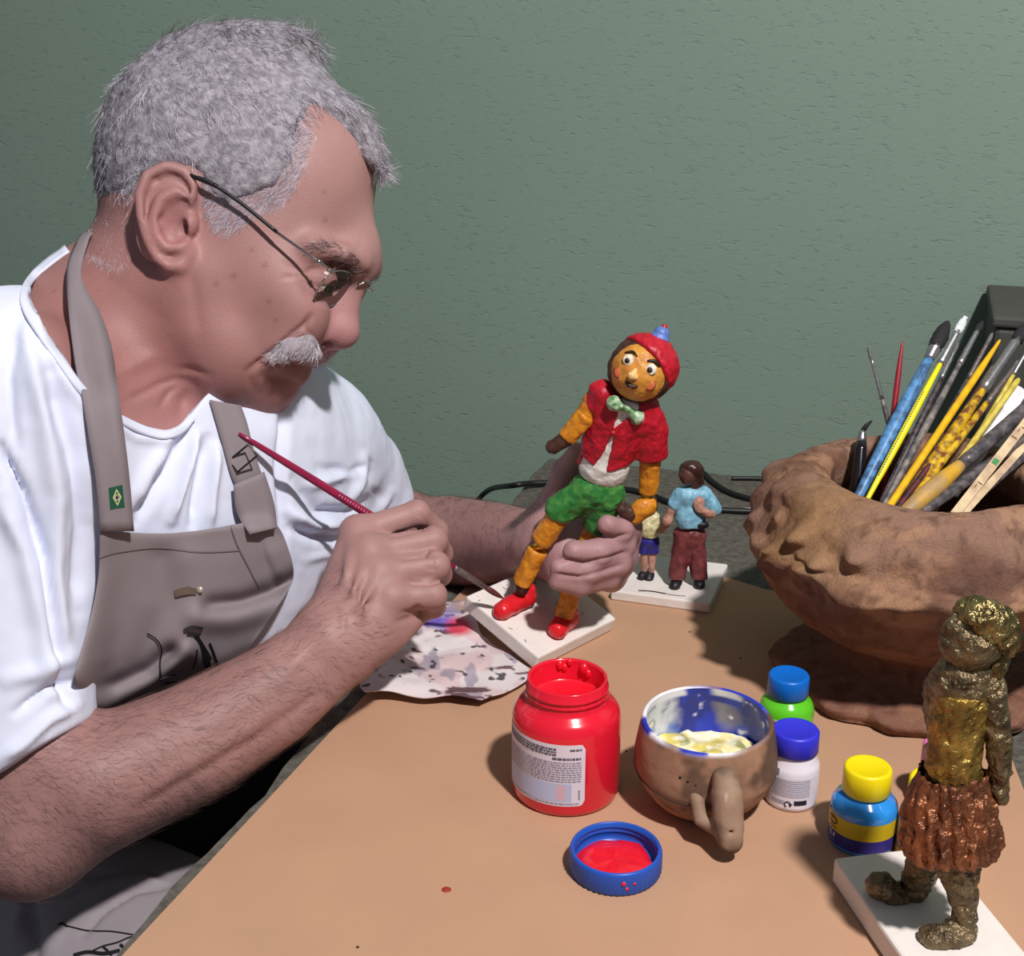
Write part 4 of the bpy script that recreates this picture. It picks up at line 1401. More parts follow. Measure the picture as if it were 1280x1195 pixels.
for A, B_ in ((top, ed), (ed, bot)):
    for i in range(n): bmv.faces.new((A[i], B_[i], B_[(i + 1) % n], A[(i + 1) % n]))
bmesh.ops.recalc_face_normals(bmv, faces=bmv.faces)
V = np.array([v.co for v in bmv.verts]); bmv.verts.index_update(); F = [[v.index for v in q.verts] for q in bmv.faces]; bmv.free()
table = thing('concrete_table', (*tp(0.75, 0.65)[:2], 0), 'rough grey concrete slab table built against the green wall', 'table')
add('slab', V, F, m_conc, table, smooth=False)
for a, b in ((0.42, 0.18), (0.42, 1.08), (1.32, 0.18), (1.32, 1.08)):
    V, F = boxm(tp(a, b, -0.055 - 0.3475), 0.14, 0.14, 0.695, EW, EU)
    bevel(add('leg', V, F, m_conc, table, smooth=False), 0.008)

m_card = mat('brown_hardboard', lin((184, 144, 116)), rough=0.75, spec=0.25, var=0.05, vscale=9, bump=0.12, bscale=500, bdist=0.0006)
N, L = nt(m_card)
CA, CB_, CC_, CD_ = onz(184, 1195), onz(585, 705), onz(938, 741), onz(1330, 1195)
q0 = lambda a, b: tp(a, b, 0.0)
ca = 0.016
(aT0, bT0), (aT1, bT1), (aR0, bR0), (aR1, bR1) = ab(902, 724), ab(958, 741), ab(1253, 925), ab(1282, 1000)
sT = (bT1 - bT0) / (aT1 - aT0); sR = (aR1 - aR0) / (bR1 - bR0)
aTR = aR0 - sR * (bR0 - bT0 - 0.01); 
(aA, bA), (aB, bB) = ab(456, 874), ab(158, 1195)
aL = lambda b: aA + (aB - aA) * (b - bA) / (bB - bA)
cardpts = [tp(aL(bT0), bT0 - .01), tp(aT0, bT0), tp(aT1, bT1), tp(aTR, bT1 + .012), tp(aR0, bR0), tp(aR1, bR1), tp(aR1 + sR * .4, 1.28), tp(aL(1.28), 1.28), tp(aL(.8), 0.8)]
print('card', aT0, bT0, aT1, bT1, aR0, bR0, aR1, bR1, aTR)
th_ = 0.0035
V = np.array([p + np.array((0, 0, h)) for h in (0.0004, th_) for p in cardpts]); n = len(cardpts)
F = [tuple(range(n)), tuple(range(2 * n - 1, n - 1, -1))] + [(i, n + i, n + (i + 1) % n, (i + 1) % n) for i in range(n)]
card = add('hardboard_sheet', V, F, m_card, None, smooth=False)
tagit(card, 'tan brown hardboard sheet covering most of the concrete table', 'board')
ZB = th_                                       # things stand on the sheet
def onb(u, v): return onz(u, v, ZB)
m_redpaint = mat('red_acrylic', lin((226, 24, 44)), rough=0.22, spec=0.6, coat=0.3)
m_dryred = mat('dried_red_paint', lin((150, 50, 36)), rough=0.6)
def blob(name, c, r, h, m, parent, seed=1, n=18):
    r_ = np.random.default_rng(seed); th = np.linspace(0, 2 * np.pi, n, endpoint=False)
    rad = r * (1 + 0.3 * r_.normal(0, 1, n).cumsum() / n)
    V = [np.asarray(c) + np.array((0, 0, h))]; F = []
    for k, (s, z) in enumerate(((0.6, h * .8), (1.0, 0.0))):
        for t, q in zip(th, rad): V.append(np.asarray(c) + np.array((math.cos(t) * q * s, math.sin(t) * q * s, z)))
    for j in range(n):
        F.append((0, 1 + j, 1 + (j + 1) % n)); F.append((1 + j, 1 + n + j, 1 + n + (j + 1) % n, 1 + (j + 1) % n))
    return add(name, np.array(V), F, m, parent)
blob('paint_fleck', onb(558, 1112), 0.0032, 0.0010, m_dryred, card, 2)
m_speck = mat('dark_speck', lin((60, 40, 32)), rough=0.8)
for i, (u, v) in enumerate(((783, 939), (926, 823), (447, 1184), (862, 790))):
    blob('speck', onb(u, v), 0.0011, 0.0006, m_speck, card, 10 + i, 10)

# dark box at the far right, against the wall
m_dbox = mat('dark_grey_paint', lin((70, 70, 66)), rough=0.7, var=0.12, vscale=20, bump=0.2, bscale=120)
bx = w2c(tp(0.62, 0.19))
bw = thing('storage_box', tp(0.83, 0.115), 'dark grey box against the wall behind the pot of brushes', 'box')
def atwall(u, v, b):
    """world point seen at u,v on the vertical plane b metres in front of the wall"""
    r = np.array(((u - 640.0) / FPX, -(v - 597.5) / FPX, -1.0)) @ CR.T
    t = ((CORNER - EU * b + np.array((0, 0, 0)) - CL) @ EU) / (r @ EU)
    return CL + r * t
q = atwall(1243, 408, 0.16)
aL = (q - CORNER) @ EW; hB = q[2] - TZ
V, F = boxm(tp(aL + 0.23, 0.085, hB / 2 + 0.0005), 0.46, 0.15, hB - 0.001, EW, EU)
bevel(add('body', V, F, m_dbox, bw, smooth=False), 0.006, 2)
V, F = boxm(tp(aL + 0.23, 0.085, hB + 0.005), 0.466, 0.156, 0.011, EW, EU)
bevel(add('lid', V, F, m_dbox, bw, smooth=False), 0.003, 2)

m_cable = mat('black_rubber', lin((24, 23, 25)), rough=0.45)
m_cable2 = mat('grey_wire', lin((170, 168, 166)), rough=0.4)
def onslab(u, v, r): return onz(u, v, r)
def cable(name, pts, r, m, label):
    V, F = tubem(spline(pts, 60), r, 10)
    return tagit(add(name, V, F, m, None), label, 'cable')
rc = 0.0034
cable('power_cable', [atwall(560, 668, 0.012), atwall(592, 631, 0.016), atwall(612, 612, 0.03)] + [onz(u, v, rc + .003) for u, v in ((640, 607), (668, 604))] + [onslab(u, v, rc) for u, v in ((720, 604), (800, 615), (860, 634), (965, 640), (1040, 640))], rc, m_cable,
      'thick black cable running behind the figures from the slab corner to the pot')
cable('power_cable', [onslab(u, v, rc) for u, v in ((868, 585), (880, 592), (893, 604), (918, 618), (965, 628), (1030, 630))], rc, m_cable, 'black cable curving away behind the dark-haired figurine\'s head')
cable('power_cable', [onslab(u, v, .0026) for u, v in ((915, 598), (940, 598), (975, 600), (1040, 606))], .0026, m_cable, 'short black cable along the foot of the wall beside the pot')
cable('wire', [onslab(u, v, .0012) for u, v in ((835, 642), (870, 640), (920, 637), (970, 633), (1020, 632))], .0012, m_cable2, 'thin pale grey wire crossing the slab behind the figurines')

# ------------------------------------------------------------------ paint rag
m_rag = mat('paint_stained_rag', lin((214, 204, 206)), rough=0.9, attr=True, bump=0.3, bscale=500, bdist=0.0006)
nr, nc = 110, 170
ro = [((430, 815), (650, 838)), ((440, 845), (655, 862)), ((470, 862), (600, 876))]
A_ = [(505, 758), (470, 790), (452, 822), (446, 852), (452, 862)]
B_ = [(585, 752), (600, 792), (640, 822), (664, 848), (600, 877)]
Le = spline(A_, nr); Re = spline(B_, nr)
t = np.linspace(0, 1, nc)
U = Le[:, None, 0] * (1 - t) + Re[:, None, 0] * t; Vp = Le[:, None, 1] * (1 - t) + Re[:, None, 1] * t
G = np.zeros((nr, nc, 3))
hz = np.zeros((nr, nc))
for i in range(nr):
    for j in range(nc):
        G[i, j] = onb(U[i, j], Vp[i, j])
ns = fbm(G.reshape(-1, 3) * np.array((1, 1, 0)), 17, 3).reshape(nr, nc)
hz = 0.006 + 0.0055 * ns + 0.004 * np.exp(-((np.arange(nc) / nc - .15) / .2) ** 2)[None, :]
hz = np.maximum(hz, 0.0012)
for i in range(nr):
    for j in range(nc):
        G[i, j] = onz(U[i, j] + 6 * ns[i, j], Vp[i, j] + 5 * vnoise(G[i, j][None] + 3, 40)[0], ZB + hz[i, j])
V, F = gridm(G)
u_, v_ = U.ravel(), Vp.ravel()
c_ = np.tile(np.array(lin((216, 206, 208))), (len(V), 1))
def rb(cc, wgt):
    global c_
    wgt = np.clip(wgt, 0, 1)[:, None]; c_ = c_ * (1 - wgt) + np.array(lin(cc)) * wgt
n1_ = fbm(V * np.array((1, .5, 1)), 60, 3); n2_ = fbm(V * np.array((.6, 1.2, 1)) + 4, 80, 3); n3_ = fbm(V + 9, 35, 2)
rb((206, 176, 178), np.clip(n3_ * 3, 0, .7)); rb((150, 140, 156), np.clip((n1_ - .35) * 5, 0, .8)); rb((92, 62, 66), np.clip((n2_ - .66) * 9, 0, .95)); rb((40, 36, 42), np.clip((fbm(V + 2, 120, 2) - .75) * 9, 0, .9))
rb((90, 70, 190), np.clip(1.5 - np.hypot((u_ - 548) / 22, (v_ - 780) / 7), 0, .85)); rb((214, 60, 84), np.clip(1.6 - np.hypot((u_ - 572) / 13, (v_ - 783) / 8), 0, .95))
rb((150, 130, 200), np.clip(1.2 - np.hypot((u_ - 545) / 30, (v_ - 768) / 8), 0, .6)); rb((196, 150, 120), np.clip(1.2 - np.hypot((u_ - 585) / 14, (v_ - 758) / 7), 0, .5))
rag = add('paint_rag', V, F, m_rag, None, col=c_)
sd = rag.modifiers.new('thick', 'SOLIDIFY'); sd.thickness = 0.0012; sd.offset = 1
tagit(rag, 'white paint-stained rag lying crumpled under the painting hand', 'rag')

# ------------------------------------------------------------------ red jar
m_redjar = mat('red_filled_plastic', lin((222, 26, 50)), rough=0.20, spec=0.5, coat=0.5)
m_rlabel = mat('white_label', lin((226, 216, 226)), rough=0.5)
m_print = mat('label_print', lin((88, 82, 100)), rough=0.6)
jb = onb(707, 992); jb = onz(707, 985, ZB)
jx = w2c(jb); jd = -jx[2]
JR = 0.0385
jar = thing('paint_jar', jb, 'open jar full of red paint with a white printed label', 'jar')
prof = [(r_, z_ * .915) for r_, z_ in [(0.0, 0.0), (JR - .004, 0.0), (JR - .001, 0.0015), (JR, 0.005), (JR, 0.066), (JR - .0012, 0.0725), (JR - .0045, 0.0775), (JR - .0085, 0.0800), (0.0292, 0.0815), (0.0282, 0.0835), (0.0280, 0.0860), (0.0292, 0.0868), (0.0292, 0.0880), (0.0281, 0.0888), (0.0281, 0.0905), (0.0292, 0.0912), (0.0292, 0.0924), (0.0281, 0.0932), (0.0281, 0.0985), (0.0275, 0.0992), (0.0262, 0.0988), (0.0258, 0.097), (0.0258, 0.070)]]
V, F = lathe(prof, jb, n=72, caps=False)
add('jar_body', V, F, m_redjar, jar)
V, F = lathe([(0.0259, 0.0745), (0.0245, 0.0730), (0.012, 0.0727), (0.0001, 0.0727)], jb, n=48, caps=False)
add('paint', V, F, m_redpaint, jar)
for i, (an, z, r) in enumerate(((100, .0945, .0030), (92, .092, .0024), (60, .093, .0034), (52, .0895, .0026), (84, .0965, .0022))):
    t = math.radians(an); c = jb + np.array((math.cos(t) * .0258, math.sin(t) * .0258, z * .915))
    V, F = lathe([(r * math.sin(x), -r * 1.3 * math.cos(x)) for x in np.linspace(.05, 3.09, 9)], c, n=14, caps=False)
    add('paint_drip', V, F, m_redpaint, jar)


def arcband(c, R, a0, a1, z0, z1, n=24, rnd=0.0, nz=2):
    """patch of a cylinder wall, angles in degrees"""
    G = np.zeros((nz, n, 3))
    for i, z in enumerate(np.linspace(z0, z1, nz)):
        for j, t in enumerate(np.linspace(a0, a1, n)):
            G[i, j] = np.asarray(c) + np.array((math.cos(math.radians(t)) * R, math.sin(math.radians(t)) * R, z))
    V, F = gridm(G)
    return V, F[:, ::-1] if False else F


def textlines(c, R, a0, a1, z0, z1, rows, seed, h=0.5, fill=0.8, right=True):
    """rows of word-like dashes printed round a cylinder"""
    r = np.random.default_rng(seed); parts = []
    dz = (z1 - z0) / rows
    for i in range(rows):
        z = z1 - (i + 0.5) * dz
        a = a0; e = a1 - (0 if right else r.random() * (a1 - a0) * .4)
        while a < e:
            wd = (1.2 + 4.2 * r.random()); b = min(a + wd, e)
            parts.append(arcband(c, R, a, b, z - dz * h / 2, z + dz * h / 2, max(2, int(wd))))
            a = b + 0.8
    return join(*parts)


def roundedlabel(c, R, a0, a1, z0, z1, rad, n=40):
    k = math.degrees(1 / R)
    V = []; F = []
    xs = np.linspace(a0, a1, n); L_ = (a1 - a0) / k
    for t in xs:
        x = (t - a0) / k; d = min(x, L_ - x)
        ins = rad - math.sqrt(max(rad * rad - max(rad - d, 0) ** 2, 0)) if d < rad else 0
        for z in (z0 + ins, z1 - ins): V.append(np.asarray(c) + np.array((math.cos(math.radians(t)) * R, math.sin(math.radians(t)) * R, z)))
    for i in range(n - 1): F.append((2 * i, 2 * i + 2, 2 * i + 3, 2 * i + 1))
    return np.array(V), F


va = math.degrees(math.atan2(-jb[1], -jb[0]))             # direction from the jar to the camera
la1 = va + 20; la0 = va - 92
lab = add('label', *roundedlabel(jb, JR + .0003, la0, la1, 0.010, 0.0585, 0.004), m_rlabel, jar)
m_bluearea = mat('label_blue_tint', lin((186, 192, 222)), rough=0.5)
m_pink = mat('label_pink_tint', lin((214, 178, 190)), rough=0.5)
add('tint_panel', *arcband(jb, JR + .00045, la0 + 6, la1 - 14, 0.0135, 0.028, 30), m_bluearea, lab)
add('tint_panel', *arcband(jb, JR + .0005, la1 - 30, la1 - 20, 0.015, 0.027, 8), m_pink, lab)
add('printed_heading', *textlines(jb, JR + .0006, la0 + 8, la1 - 30, 0.0495, 0.056, 3, 3, .62), m_print, lab)
add('printed_heading', *textlines(jb, JR + .0006, la1 - 16, la1 - 4, 0.0535, 0.0557, 1, 4, .6), m_print, lab)
add('printed_heading', *textlines(jb, JR + .0006, la1 - 34, la1 - 4, 0.0465, 0.0488, 1, 5, .75), m_print, lab)
m_print2 = mat('label_fine_print', lin((150, 142, 162)), rough=0.6)
add('fine_print', *textlines(jb, JR + .0006, la0 + 6, la1 - 4, 0.029, 0.0455, 9, 6, .45), m_print2, lab)
add('fine_print', *textlines(jb, JR + .0006, la0 + 6, la1 - 6, 0.0112, 0.0128, 1, 8, .7), m_print2, lab)
add('fine_print', *textlines(jb, JR + .0006, la1 - 7, la1 - 5, 0.015, 0.023, 6, 9, .6), m_print2, lab)

# ------------------------------------------------------------------ blue lid
m_blid = mat('blue_plastic', lin((34, 84, 182)), rough=0.35)
lb = onz(769, 1086, ZB)
lid = thing('jar_lid', lb, 'blue screw lid lying upside down with wet red paint inside', 'lid')
n = 96; LRd = 0.0300; V = []; F = []
th = np.linspace(0, 2 * np.pi, n, endpoint=False)
pr = [(LRd - .003, 0.0, 0), (LRd - .0008, 0.0006, 0), (LRd, .0022, 1), (LRd, .0145, 1), (LRd - .0004, .0165, 0), (LRd - .0018, .0172, 0), (LRd - .0026, .0165, 0), (LRd - .0028, .0145, 0), (LRd - .0036, .0138, 0), (LRd - .0028, .0130, 0), (LRd - .0028, .0112, 0), (LRd - .0036, .0105, 0), (LRd - .0028, .0098, 0), (LRd - .003, .004, 0), (.006, .0035, 0), (0.0001, .0035, 0)]
for r, z, rib in pr:
    rr = r + (0.00045 * np.where((np.arange(n) % 2) == 0, 1, -1) if rib else 0)
    V.append(np.stack([lb[0] + np.cos(th) * rr, lb[1] + np.sin(th) * rr, np.full(n, lb[2] + z)], 1))
V = np.concatenate(V)
for i in range(len(pr) - 1):
    for j in range(n): F.append((i * n + j, i * n + (j + 1) % n, (i + 1) * n + (j + 1) % n, (i + 1) * n + j))
add('cap', V, F, m_blid, lid)
G = []
r_ = np.random.default_rng(4)
edge = 0.0252 + 0.0014 * np.interp(np.linspace(0, 1, 48), np.linspace(0, 1, 16), r_.normal(0, 1, 16))
for k, s in enumerate((0.0, .3, .55, .75, .88, .96, 1.0)):
    for j, t in enumerate(np.linspace(0, 2 * np.pi, 48, endpoint=False)):
        p = np.array((lb[0] - .0012 + math.cos(t) * edge[j] * s, lb[1] - .0005 + math.sin(t) * edge[j] * s, lb[2] + 0.0085 - 0.003 * s ** 8))
        p[2] += 0.0009 * float(vnoise(p[None], 260)[0]) * (s < .99)
        G.append(p)
V = np.array(G); F = [(i * 48 + j, i * 48 + (j + 1) % 48, (i + 1) * 48 + (j + 1) % 48, (i + 1) * 48 + j) for i in range(6) for j in range(48)]
add('paint', V, F, m_redpaint, lid)
for i, (an, z, rr) in enumerate(((-84, .010, .0016), (-80, .006, .0012), (-70, .009, .0009))):
    t = math.radians(an); c = lb + np.array((math.cos(t) * LRd, math.sin(t) * LRd, z))
    V, F = lathe([(0.0001, .0006), (rr, .0003), (rr * 1.1, -.0004)], c, (math.cos(t), math.sin(t), 0), 12, caps=False)
    add('paint_smear', V, F, m_redpaint, lid)

# ------------------------------------------------------------------ clay cup with blue glaze inside
m_clay = mat('smoked_clay', lin((150, 112, 88)), rough=0.68, attr=True, bump=0.4, bscale=160, bdist=0.0010, spec=0.28, var=.18, vscale=45)
m_cupin = mat('paint_crusted_glaze', lin((40, 60, 170)), rough=0.35, attr=True, bump=0.35, bscale=180, bdist=0.001, coat=0.2)
cb = onz(878, 1003, ZB)
cup = thing('clay_cup', cb, 'smoke-marked clay cup with stub handle, blue inside with yellow paint', 'cup')
CRm = 0.0495
prof = [(0.0001, 0.0), (0.018, 0.0), (0.026, 0.0012), (0.0345, 0.007), (0.0425, 0.0175), (0.0475, 0.030), (0.0482, 0.038), (0.0475, 0.046), (0.0462, 0.055), (0.0448, 0.063), (0.0440, 0.0665), (0.0425, 0.0678), (0.0410, 0.0668)]
inner = [(0.0410, 0.0668), (0.0415, 0.060), (0.0432, 0.048), (0.0435, 0.038), (0.0415, 0.028), (0.0350, 0.019), (0.022, 0.014), (0.0001, 0.0125)]
def deform(V):
    V = V.copy(); d = V - cb
    nz_ = fbm(V, 26, 2)
    d[:, :2] *= (1 + 0.02 * nz_)[:, None]
    # slightly oval, mouth leaning back
    d[:, 0] *= 1.03
    d[:, 2] += 0.05 * d[:, 1] * (d[:, 2] > .02)
    return cb + d
prof = [tuple(q) for q in spline(np.c_[np.array(prof), np.zeros(len(prof))], 90)[:, :2]]
V, F = lathe([(max(a, 1e-4), max(b, 0)) for a, b in prof], cb, n=140, caps=False); V = deform(V)
def cupcol(V):
    c = np.tile(np.array(lin((158, 120, 96))), (len(V), 1))
    def bl(cc, wgt):
        nonlocal c
        wgt = np.clip(wgt, 0, 1)[:, None]; c = c * (1 - wgt) + np.array(lin(cc)) * wgt
    z = V[:, 2] - cb[2]
    bl((176, 120, 92), np.clip((0.025 - z) / .01, 0, .8))
    bl((74, 58, 48), np.clip(fbm(V, 40, 4) * 1.6 - .05, 0, .75))
    bl((60, 46, 38), 0.9 * np.exp(-((z - .0285) / .0018) ** 2) * np.clip(.6 + fbm(V + 3, 40, 2), 0, 1))
    bl((110, 104, 130), np.clip((z - .0650) / .002, 0, 1) * np.clip(.5 + 2 * vnoise(V, 60), 0, 1))
    bl((228, 226, 230), np.clip((z - .0625) / .003, 0, 1) * np.clip(2 * (vnoise(V + 5, 45) + .15 - (V[:, 0] - cb[0]) * 14), 0, 1))
    bl((40, 60, 180), np.clip((z - .062) / .003, 0, 1) * np.clip(6 * (vnoise(V + 9, 50) - .1), 0, 1))
    return c
add('bowl', V, F, m_clay, cup, col=cupcol(V))
# finer inner wall so the splashes have an edge
ip = np.array(inner); ip = spline(np.c_[ip, np.zeros(len(ip))], 60)[:, :2]
V, F = lathe([tuple(q) for q in ip], cb, n=200, caps=False); V = deform(V)
an = np.degrees(np.arctan2(V[:, 1] - cb[1], V[:, 0] - cb[0])); z = V[:, 2] - cb[2]
c = np.tile(np.array(lin((30, 54, 178))), (len(V), 1))
def bl(cc, wgt):
    global c
    wgt = np.clip(wgt, 0, 1)[:, None]; c = c * (1 - wgt) + np.array(lin(cc)) * wgt
nn1 = fbm(V, 70, 3); nn2 = fbm(V + 4, 120, 3)
bl((22, 34, 120), np.clip(nn1 * 1.5, 0, .7))
wl_ = np.clip(5 * (np.cos(np.radians(an - 165)) - .60 + .12 * nn1), 0, 1)
bl((216, 220, 228), wl_); bl((120, 126, 140), wl_ * np.clip(2.5 * nn2, 0, .8)); bl((120, 170, 230), np.clip(3 * (np.cos(np.radians(an - 128)) - .93 + .12 * nn2), 0, 1) * (z < .045))
bl((206, 196, 150), np.clip(9 * (np.cos(np.radians(an - 62)) - .975 + .03 * nn1), 0, 1) * (z < .058)); bl((150, 180, 226), np.clip(9 * (np.cos(np.radians(an - 44)) - .988 + .015 * nn2), 0, 1) * (z < .052))
bl((232, 230, 236), np.clip(5 * (nn2 - .62), 0, 1)); bl((230, 228, 232), np.clip((z - .0625) / .002, 0, 1) * np.clip(3 * vnoise(V + 5, 60), 0, 1))
add('glazed_inside', V, F, m_cupin, cup, col=c)
# yellow paint lying in the cup
m_ypaint = mat('pale_yellow_paint', lin((238, 226, 160)), rough=0.4, attr=True)
V = []; n = 80
for s in np.linspace(0, 1, 26):
    for t in np.linspace(0, 2 * np.pi, n, endpoint=False):
        V.append((cb[0] + math.cos(t) * .0425 * s, cb[1] + math.sin(t) * .0425 * s, cb[2] + .0345))
V = np.array(V); V[:, 2] += 0.0022 * fbm(V, 85, 4)
F = [(i * n + j, i * n + (j + 1) % n, (i + 1) * n + (j + 1) % n, (i + 1) * n + j) for i in range(25) for j in range(n)]
c = np.tile(np.array(lin((240, 230, 172))), (len(V), 1)); bl((210, 190, 70), np.clip(2 * fbm(V + 3, 90, 3), 0, .8)); bl((110, 120, 60), np.clip(4 * (fbm(V + 8, 80, 3) - .45), 0, .8))
bl((244, 240, 214), np.clip(3 * (fbm(V + 6, 140, 2) - .2), 0, .8))
add('paint', V, F, m_ypaint, cup, col=c)
# the stub handle and its strut
f = Field()
hd = np.array((0.12, -0.99, 0)); hd /= np.linalg.norm(hd)
f.tube([w2c(cb + hd * .0505 + np.array((0, 0, .0515))), w2c(cb + hd * .0555 + np.array((0, 0, .042))), w2c(cb + hd * .064 + np.array((0, 0, .026))), w2c(cb + hd * .069 + np.array((0, 0, .0155)))], [.0085, .0110, .0102, .0085], k=.006)
hs_ = np.array((-hd[1], hd[0], 0))
f.tube([w2c(cb + hd * .0375 - hs_ * .0165 + np.array((0, 0, .038))), w2c(cb + hd * .052 - hs_ * .0150 + np.array((0, 0, .022))), w2c(cb + hd * .060 - hs_ * .002 + np.array((0, 0, .017)))], [.0055, .005, .0055], k=.006)
f.tube([w2c(cb + hd * .080 - hs_ * .001 + np.array((0, 0, .0235))), w2c(cb + hd * .06 + np.array((0, 0, .030)))], .0013, 's', .001)
V, F = f.mesh(0.0012); V = c2w(lap(V, F, 2)); V = V + 0.0006 * np.stack([fbm(V + k, 70, 2) for k in (1, 5, 9)], 1)
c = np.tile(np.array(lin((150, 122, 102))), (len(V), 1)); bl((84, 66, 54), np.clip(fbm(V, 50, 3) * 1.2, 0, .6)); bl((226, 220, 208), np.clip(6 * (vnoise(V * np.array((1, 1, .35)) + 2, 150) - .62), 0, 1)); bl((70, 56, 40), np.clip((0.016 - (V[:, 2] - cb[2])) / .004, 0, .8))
add('handle', V, F, m_clay, cup, col=c)
lp = []
for a in np.linspace(-212, -104, 40):
    zz = .0300 + .0012 * math.sin(a * .06); rr = np.interp(zz, (.0175, .030, .038), (.0425, .0475, .0482)) + .0001
    lp.append(cb + np.array((math.cos(math.radians(a)) * rr, math.sin(math.radians(a)) * rr, zz)))
V, F = tubem(deform(np.array(lp)), .0007, 6)
add('incised_line', V, F, mat('dark_groove', lin((70, 52, 42)), rough=.9), cup)
m_hole = mat('pressed_dark_dot', lin((40, 30, 26)), rough=0.9)
for i in range(6):
    a = math.radians(-112 + i * 6.5 - 6); zz = .0485 - i * .0016
    r = 0.0474
    p = deform((cb + np.array((math.cos(a) * r, math.sin(a) * r, zz)))[None])[0]
    V, F = lathe([(0.0001, .0003), (.0009, .0002), (.0012, -.0004)], p, (math.cos(a), math.sin(a), 0), 8, caps=False)
    add('pressed_dot', V, F, m_hole, cup)

# ------------------------------------------------------------------ little paint bottles
def bottle(px, py, R, Hb, capc, bodyc, label, lab=None, name='paint_bottle', capR=None, capH=0.0165, dy=0, neckc=None):
    b = onz(px, py, ZB)
    t = thing(name, b, label, 'bottle', 'small acrylic paint bottles')
    capR = capR or R * .84
    sh = Hb
    prof = [(0.0001, 0), (R - .002, 0), (R - .0004, .0008), (R, .003), (R, sh - .0095), (R - .0008, sh - .0060), (R - .003, sh - .0025), (capR - .0012, sh - .0002), (capR - .0020, sh + .0012), (capR - .0022, sh + .0035)]
    V, F = lathe(prof, b, n=48, caps=False)
    add('bottle_body', V, F, bodyc, t)
    z = sh + .0018
    V, F = lathe([(capR - .001, z), (capR, z + .001), (capR - .0002, z + capH - .0016), (capR - .0012, z + capH - .0002), (capR - .0026, z + capH), (capR - .0036, z + capH - .0005), (0.0001, z + capH - .0006)], b, n=60, caps=False)
    add('cap', V, F, capc, t)
    return t, b, R, sh
m_capblue = mat('sky_blue_cap', lin((10, 104, 200)), rough=0.35)
m_capviolet = mat('ultramarine_cap', lin((52, 52, 206)), rough=0.4)
m_capyellow = mat('yellow_cap', lin((236, 214, 8)), rough=0.4)
m_cappink = mat('pink_cap', lin((224, 110, 180)), rough=0.4)
m_bgreen = mat('green_filled_bottle', lin((96, 200, 40)), rough=0.2, coat=0.3)
m_bwhite = mat('white_filled_bottle', lin((232, 226, 236)), rough=0.25, coat=0.2)
m_bblue = mat('blue_filled_bottle', lin((40, 140, 224)), rough=0.15, coat=0.5)
m_bclear = mat('cloudy_bottle', lin((196, 184, 170)), rough=0.25, coat=0.3)
m_bpink = mat('pink_filled_bottle', lin((216, 120, 170)), rough=0.3)
m_dk = mat('black_print', lin((30, 28, 50)), rough=0.6)
m_gr = mat('grey_print', lin((150, 150, 172)), rough=0.6)
m_lgrey = mat('pale_label', lin((206, 204, 204)), rough=0.5)
m_lyel = mat('gold_label', lin((206, 176, 30)), rough=0.4)
m_lnavy = mat('navy_label', lin((52, 46, 130)), rough=0.4)
# green with blue cap
t, b, R, sh = bottle(980, 927, 0.0205, 0.0400, m_capblue, m_bgreen, 'green paint bottle with sky blue cap, behind the white one', capR=0.0155)
va = math.degrees(math.atan2(-b[1], -b[0]))
l = add('label', *arcband(b, R + .0002, va - 100, va + 30, .006, .029, 40), m_lgrey, t)
add('fine_print', *textlines(b, R + .0004, va - 80, va + 20, .0215, .0275, 3, 21, .6), m_dk, l)
# white with violet cap
t, b, R, sh = bottle(988, 998, 0.0186, 0.0385, m_capviolet, m_bwhite, 'white paint bottle with violet blue cap, beside the clay cup', capR=0.0166)
va = math.degrees(math.atan2(-b[1], -b[0]))
l = add('label', *arcband(b, R + .0002, va - 75, va + 62, .003, .0275, 40), m_bwhite, t)
add('fine_print', *textlines(b, R + .0004, va - 45, va + 42, .0120, .0262, 9, 22, .45), m_gr, l)
add('fine_print', *textlines(b, R + .0004, va - 42, va - 12, .0060, .0095, 3, 23, .5), m_gr, l)
add('grey_patch', *arcband(b, R + .0003, va - 52, va - 28, .0285, .0335, 10), m_gr, t)
add('black_panel', *arcband(b, R + .0004, va + 8, va + 36, .0062, .0100, 12), m_dk, l)
# circular arrow mark
pts = []
for q in np.linspace(-40, 250, 16):
    a = va - 5 + math.degrees(.0021 * math.cos(math.radians(q)) / R); zz = .0068 + .0021 * math.sin(math.radians(q))
    pts.append(b + np.array((math.cos(math.radians(a)) * (R + .0004), math.sin(math.radians(a)) * (R + .0004), zz)))
V1 = tubem(np.array(pts), .00042, 6)
aa = va - 5 + math.degrees(.0019 / R)
tri = [b + np.array((math.cos(math.radians(aa + dx)) * (R + .0006), math.sin(math.radians(aa + dx)) * (R + .0006), .0068 + dz)) for dx, dz in ((-4, 0.0006), (4.5, .0008), (0.5, -.0018))]
add('recycling_arrow', *join(V1, (np.array(tri), [(0, 1, 2)])), m_dk, l)
# blue with yellow cap
t, b, R, sh = bottle(1076, 1049, 0.0222, 0.0370, m_capyellow, m_bblue, 'blue paint bottle with yellow cap and gold label', capR=0.0160, capH=.0185)
va = math.degrees(math.atan2(-b[1], -b[0]))
l = add('label', *arcband(b, R + .0002, va - 120, va + 120, .0035, .0130, 70), m_lnavy, t)
add('gold_band', *arcband(b, R + .00025, va - 120, va + 120, .0130, .0255, 70), m_lyel, l)
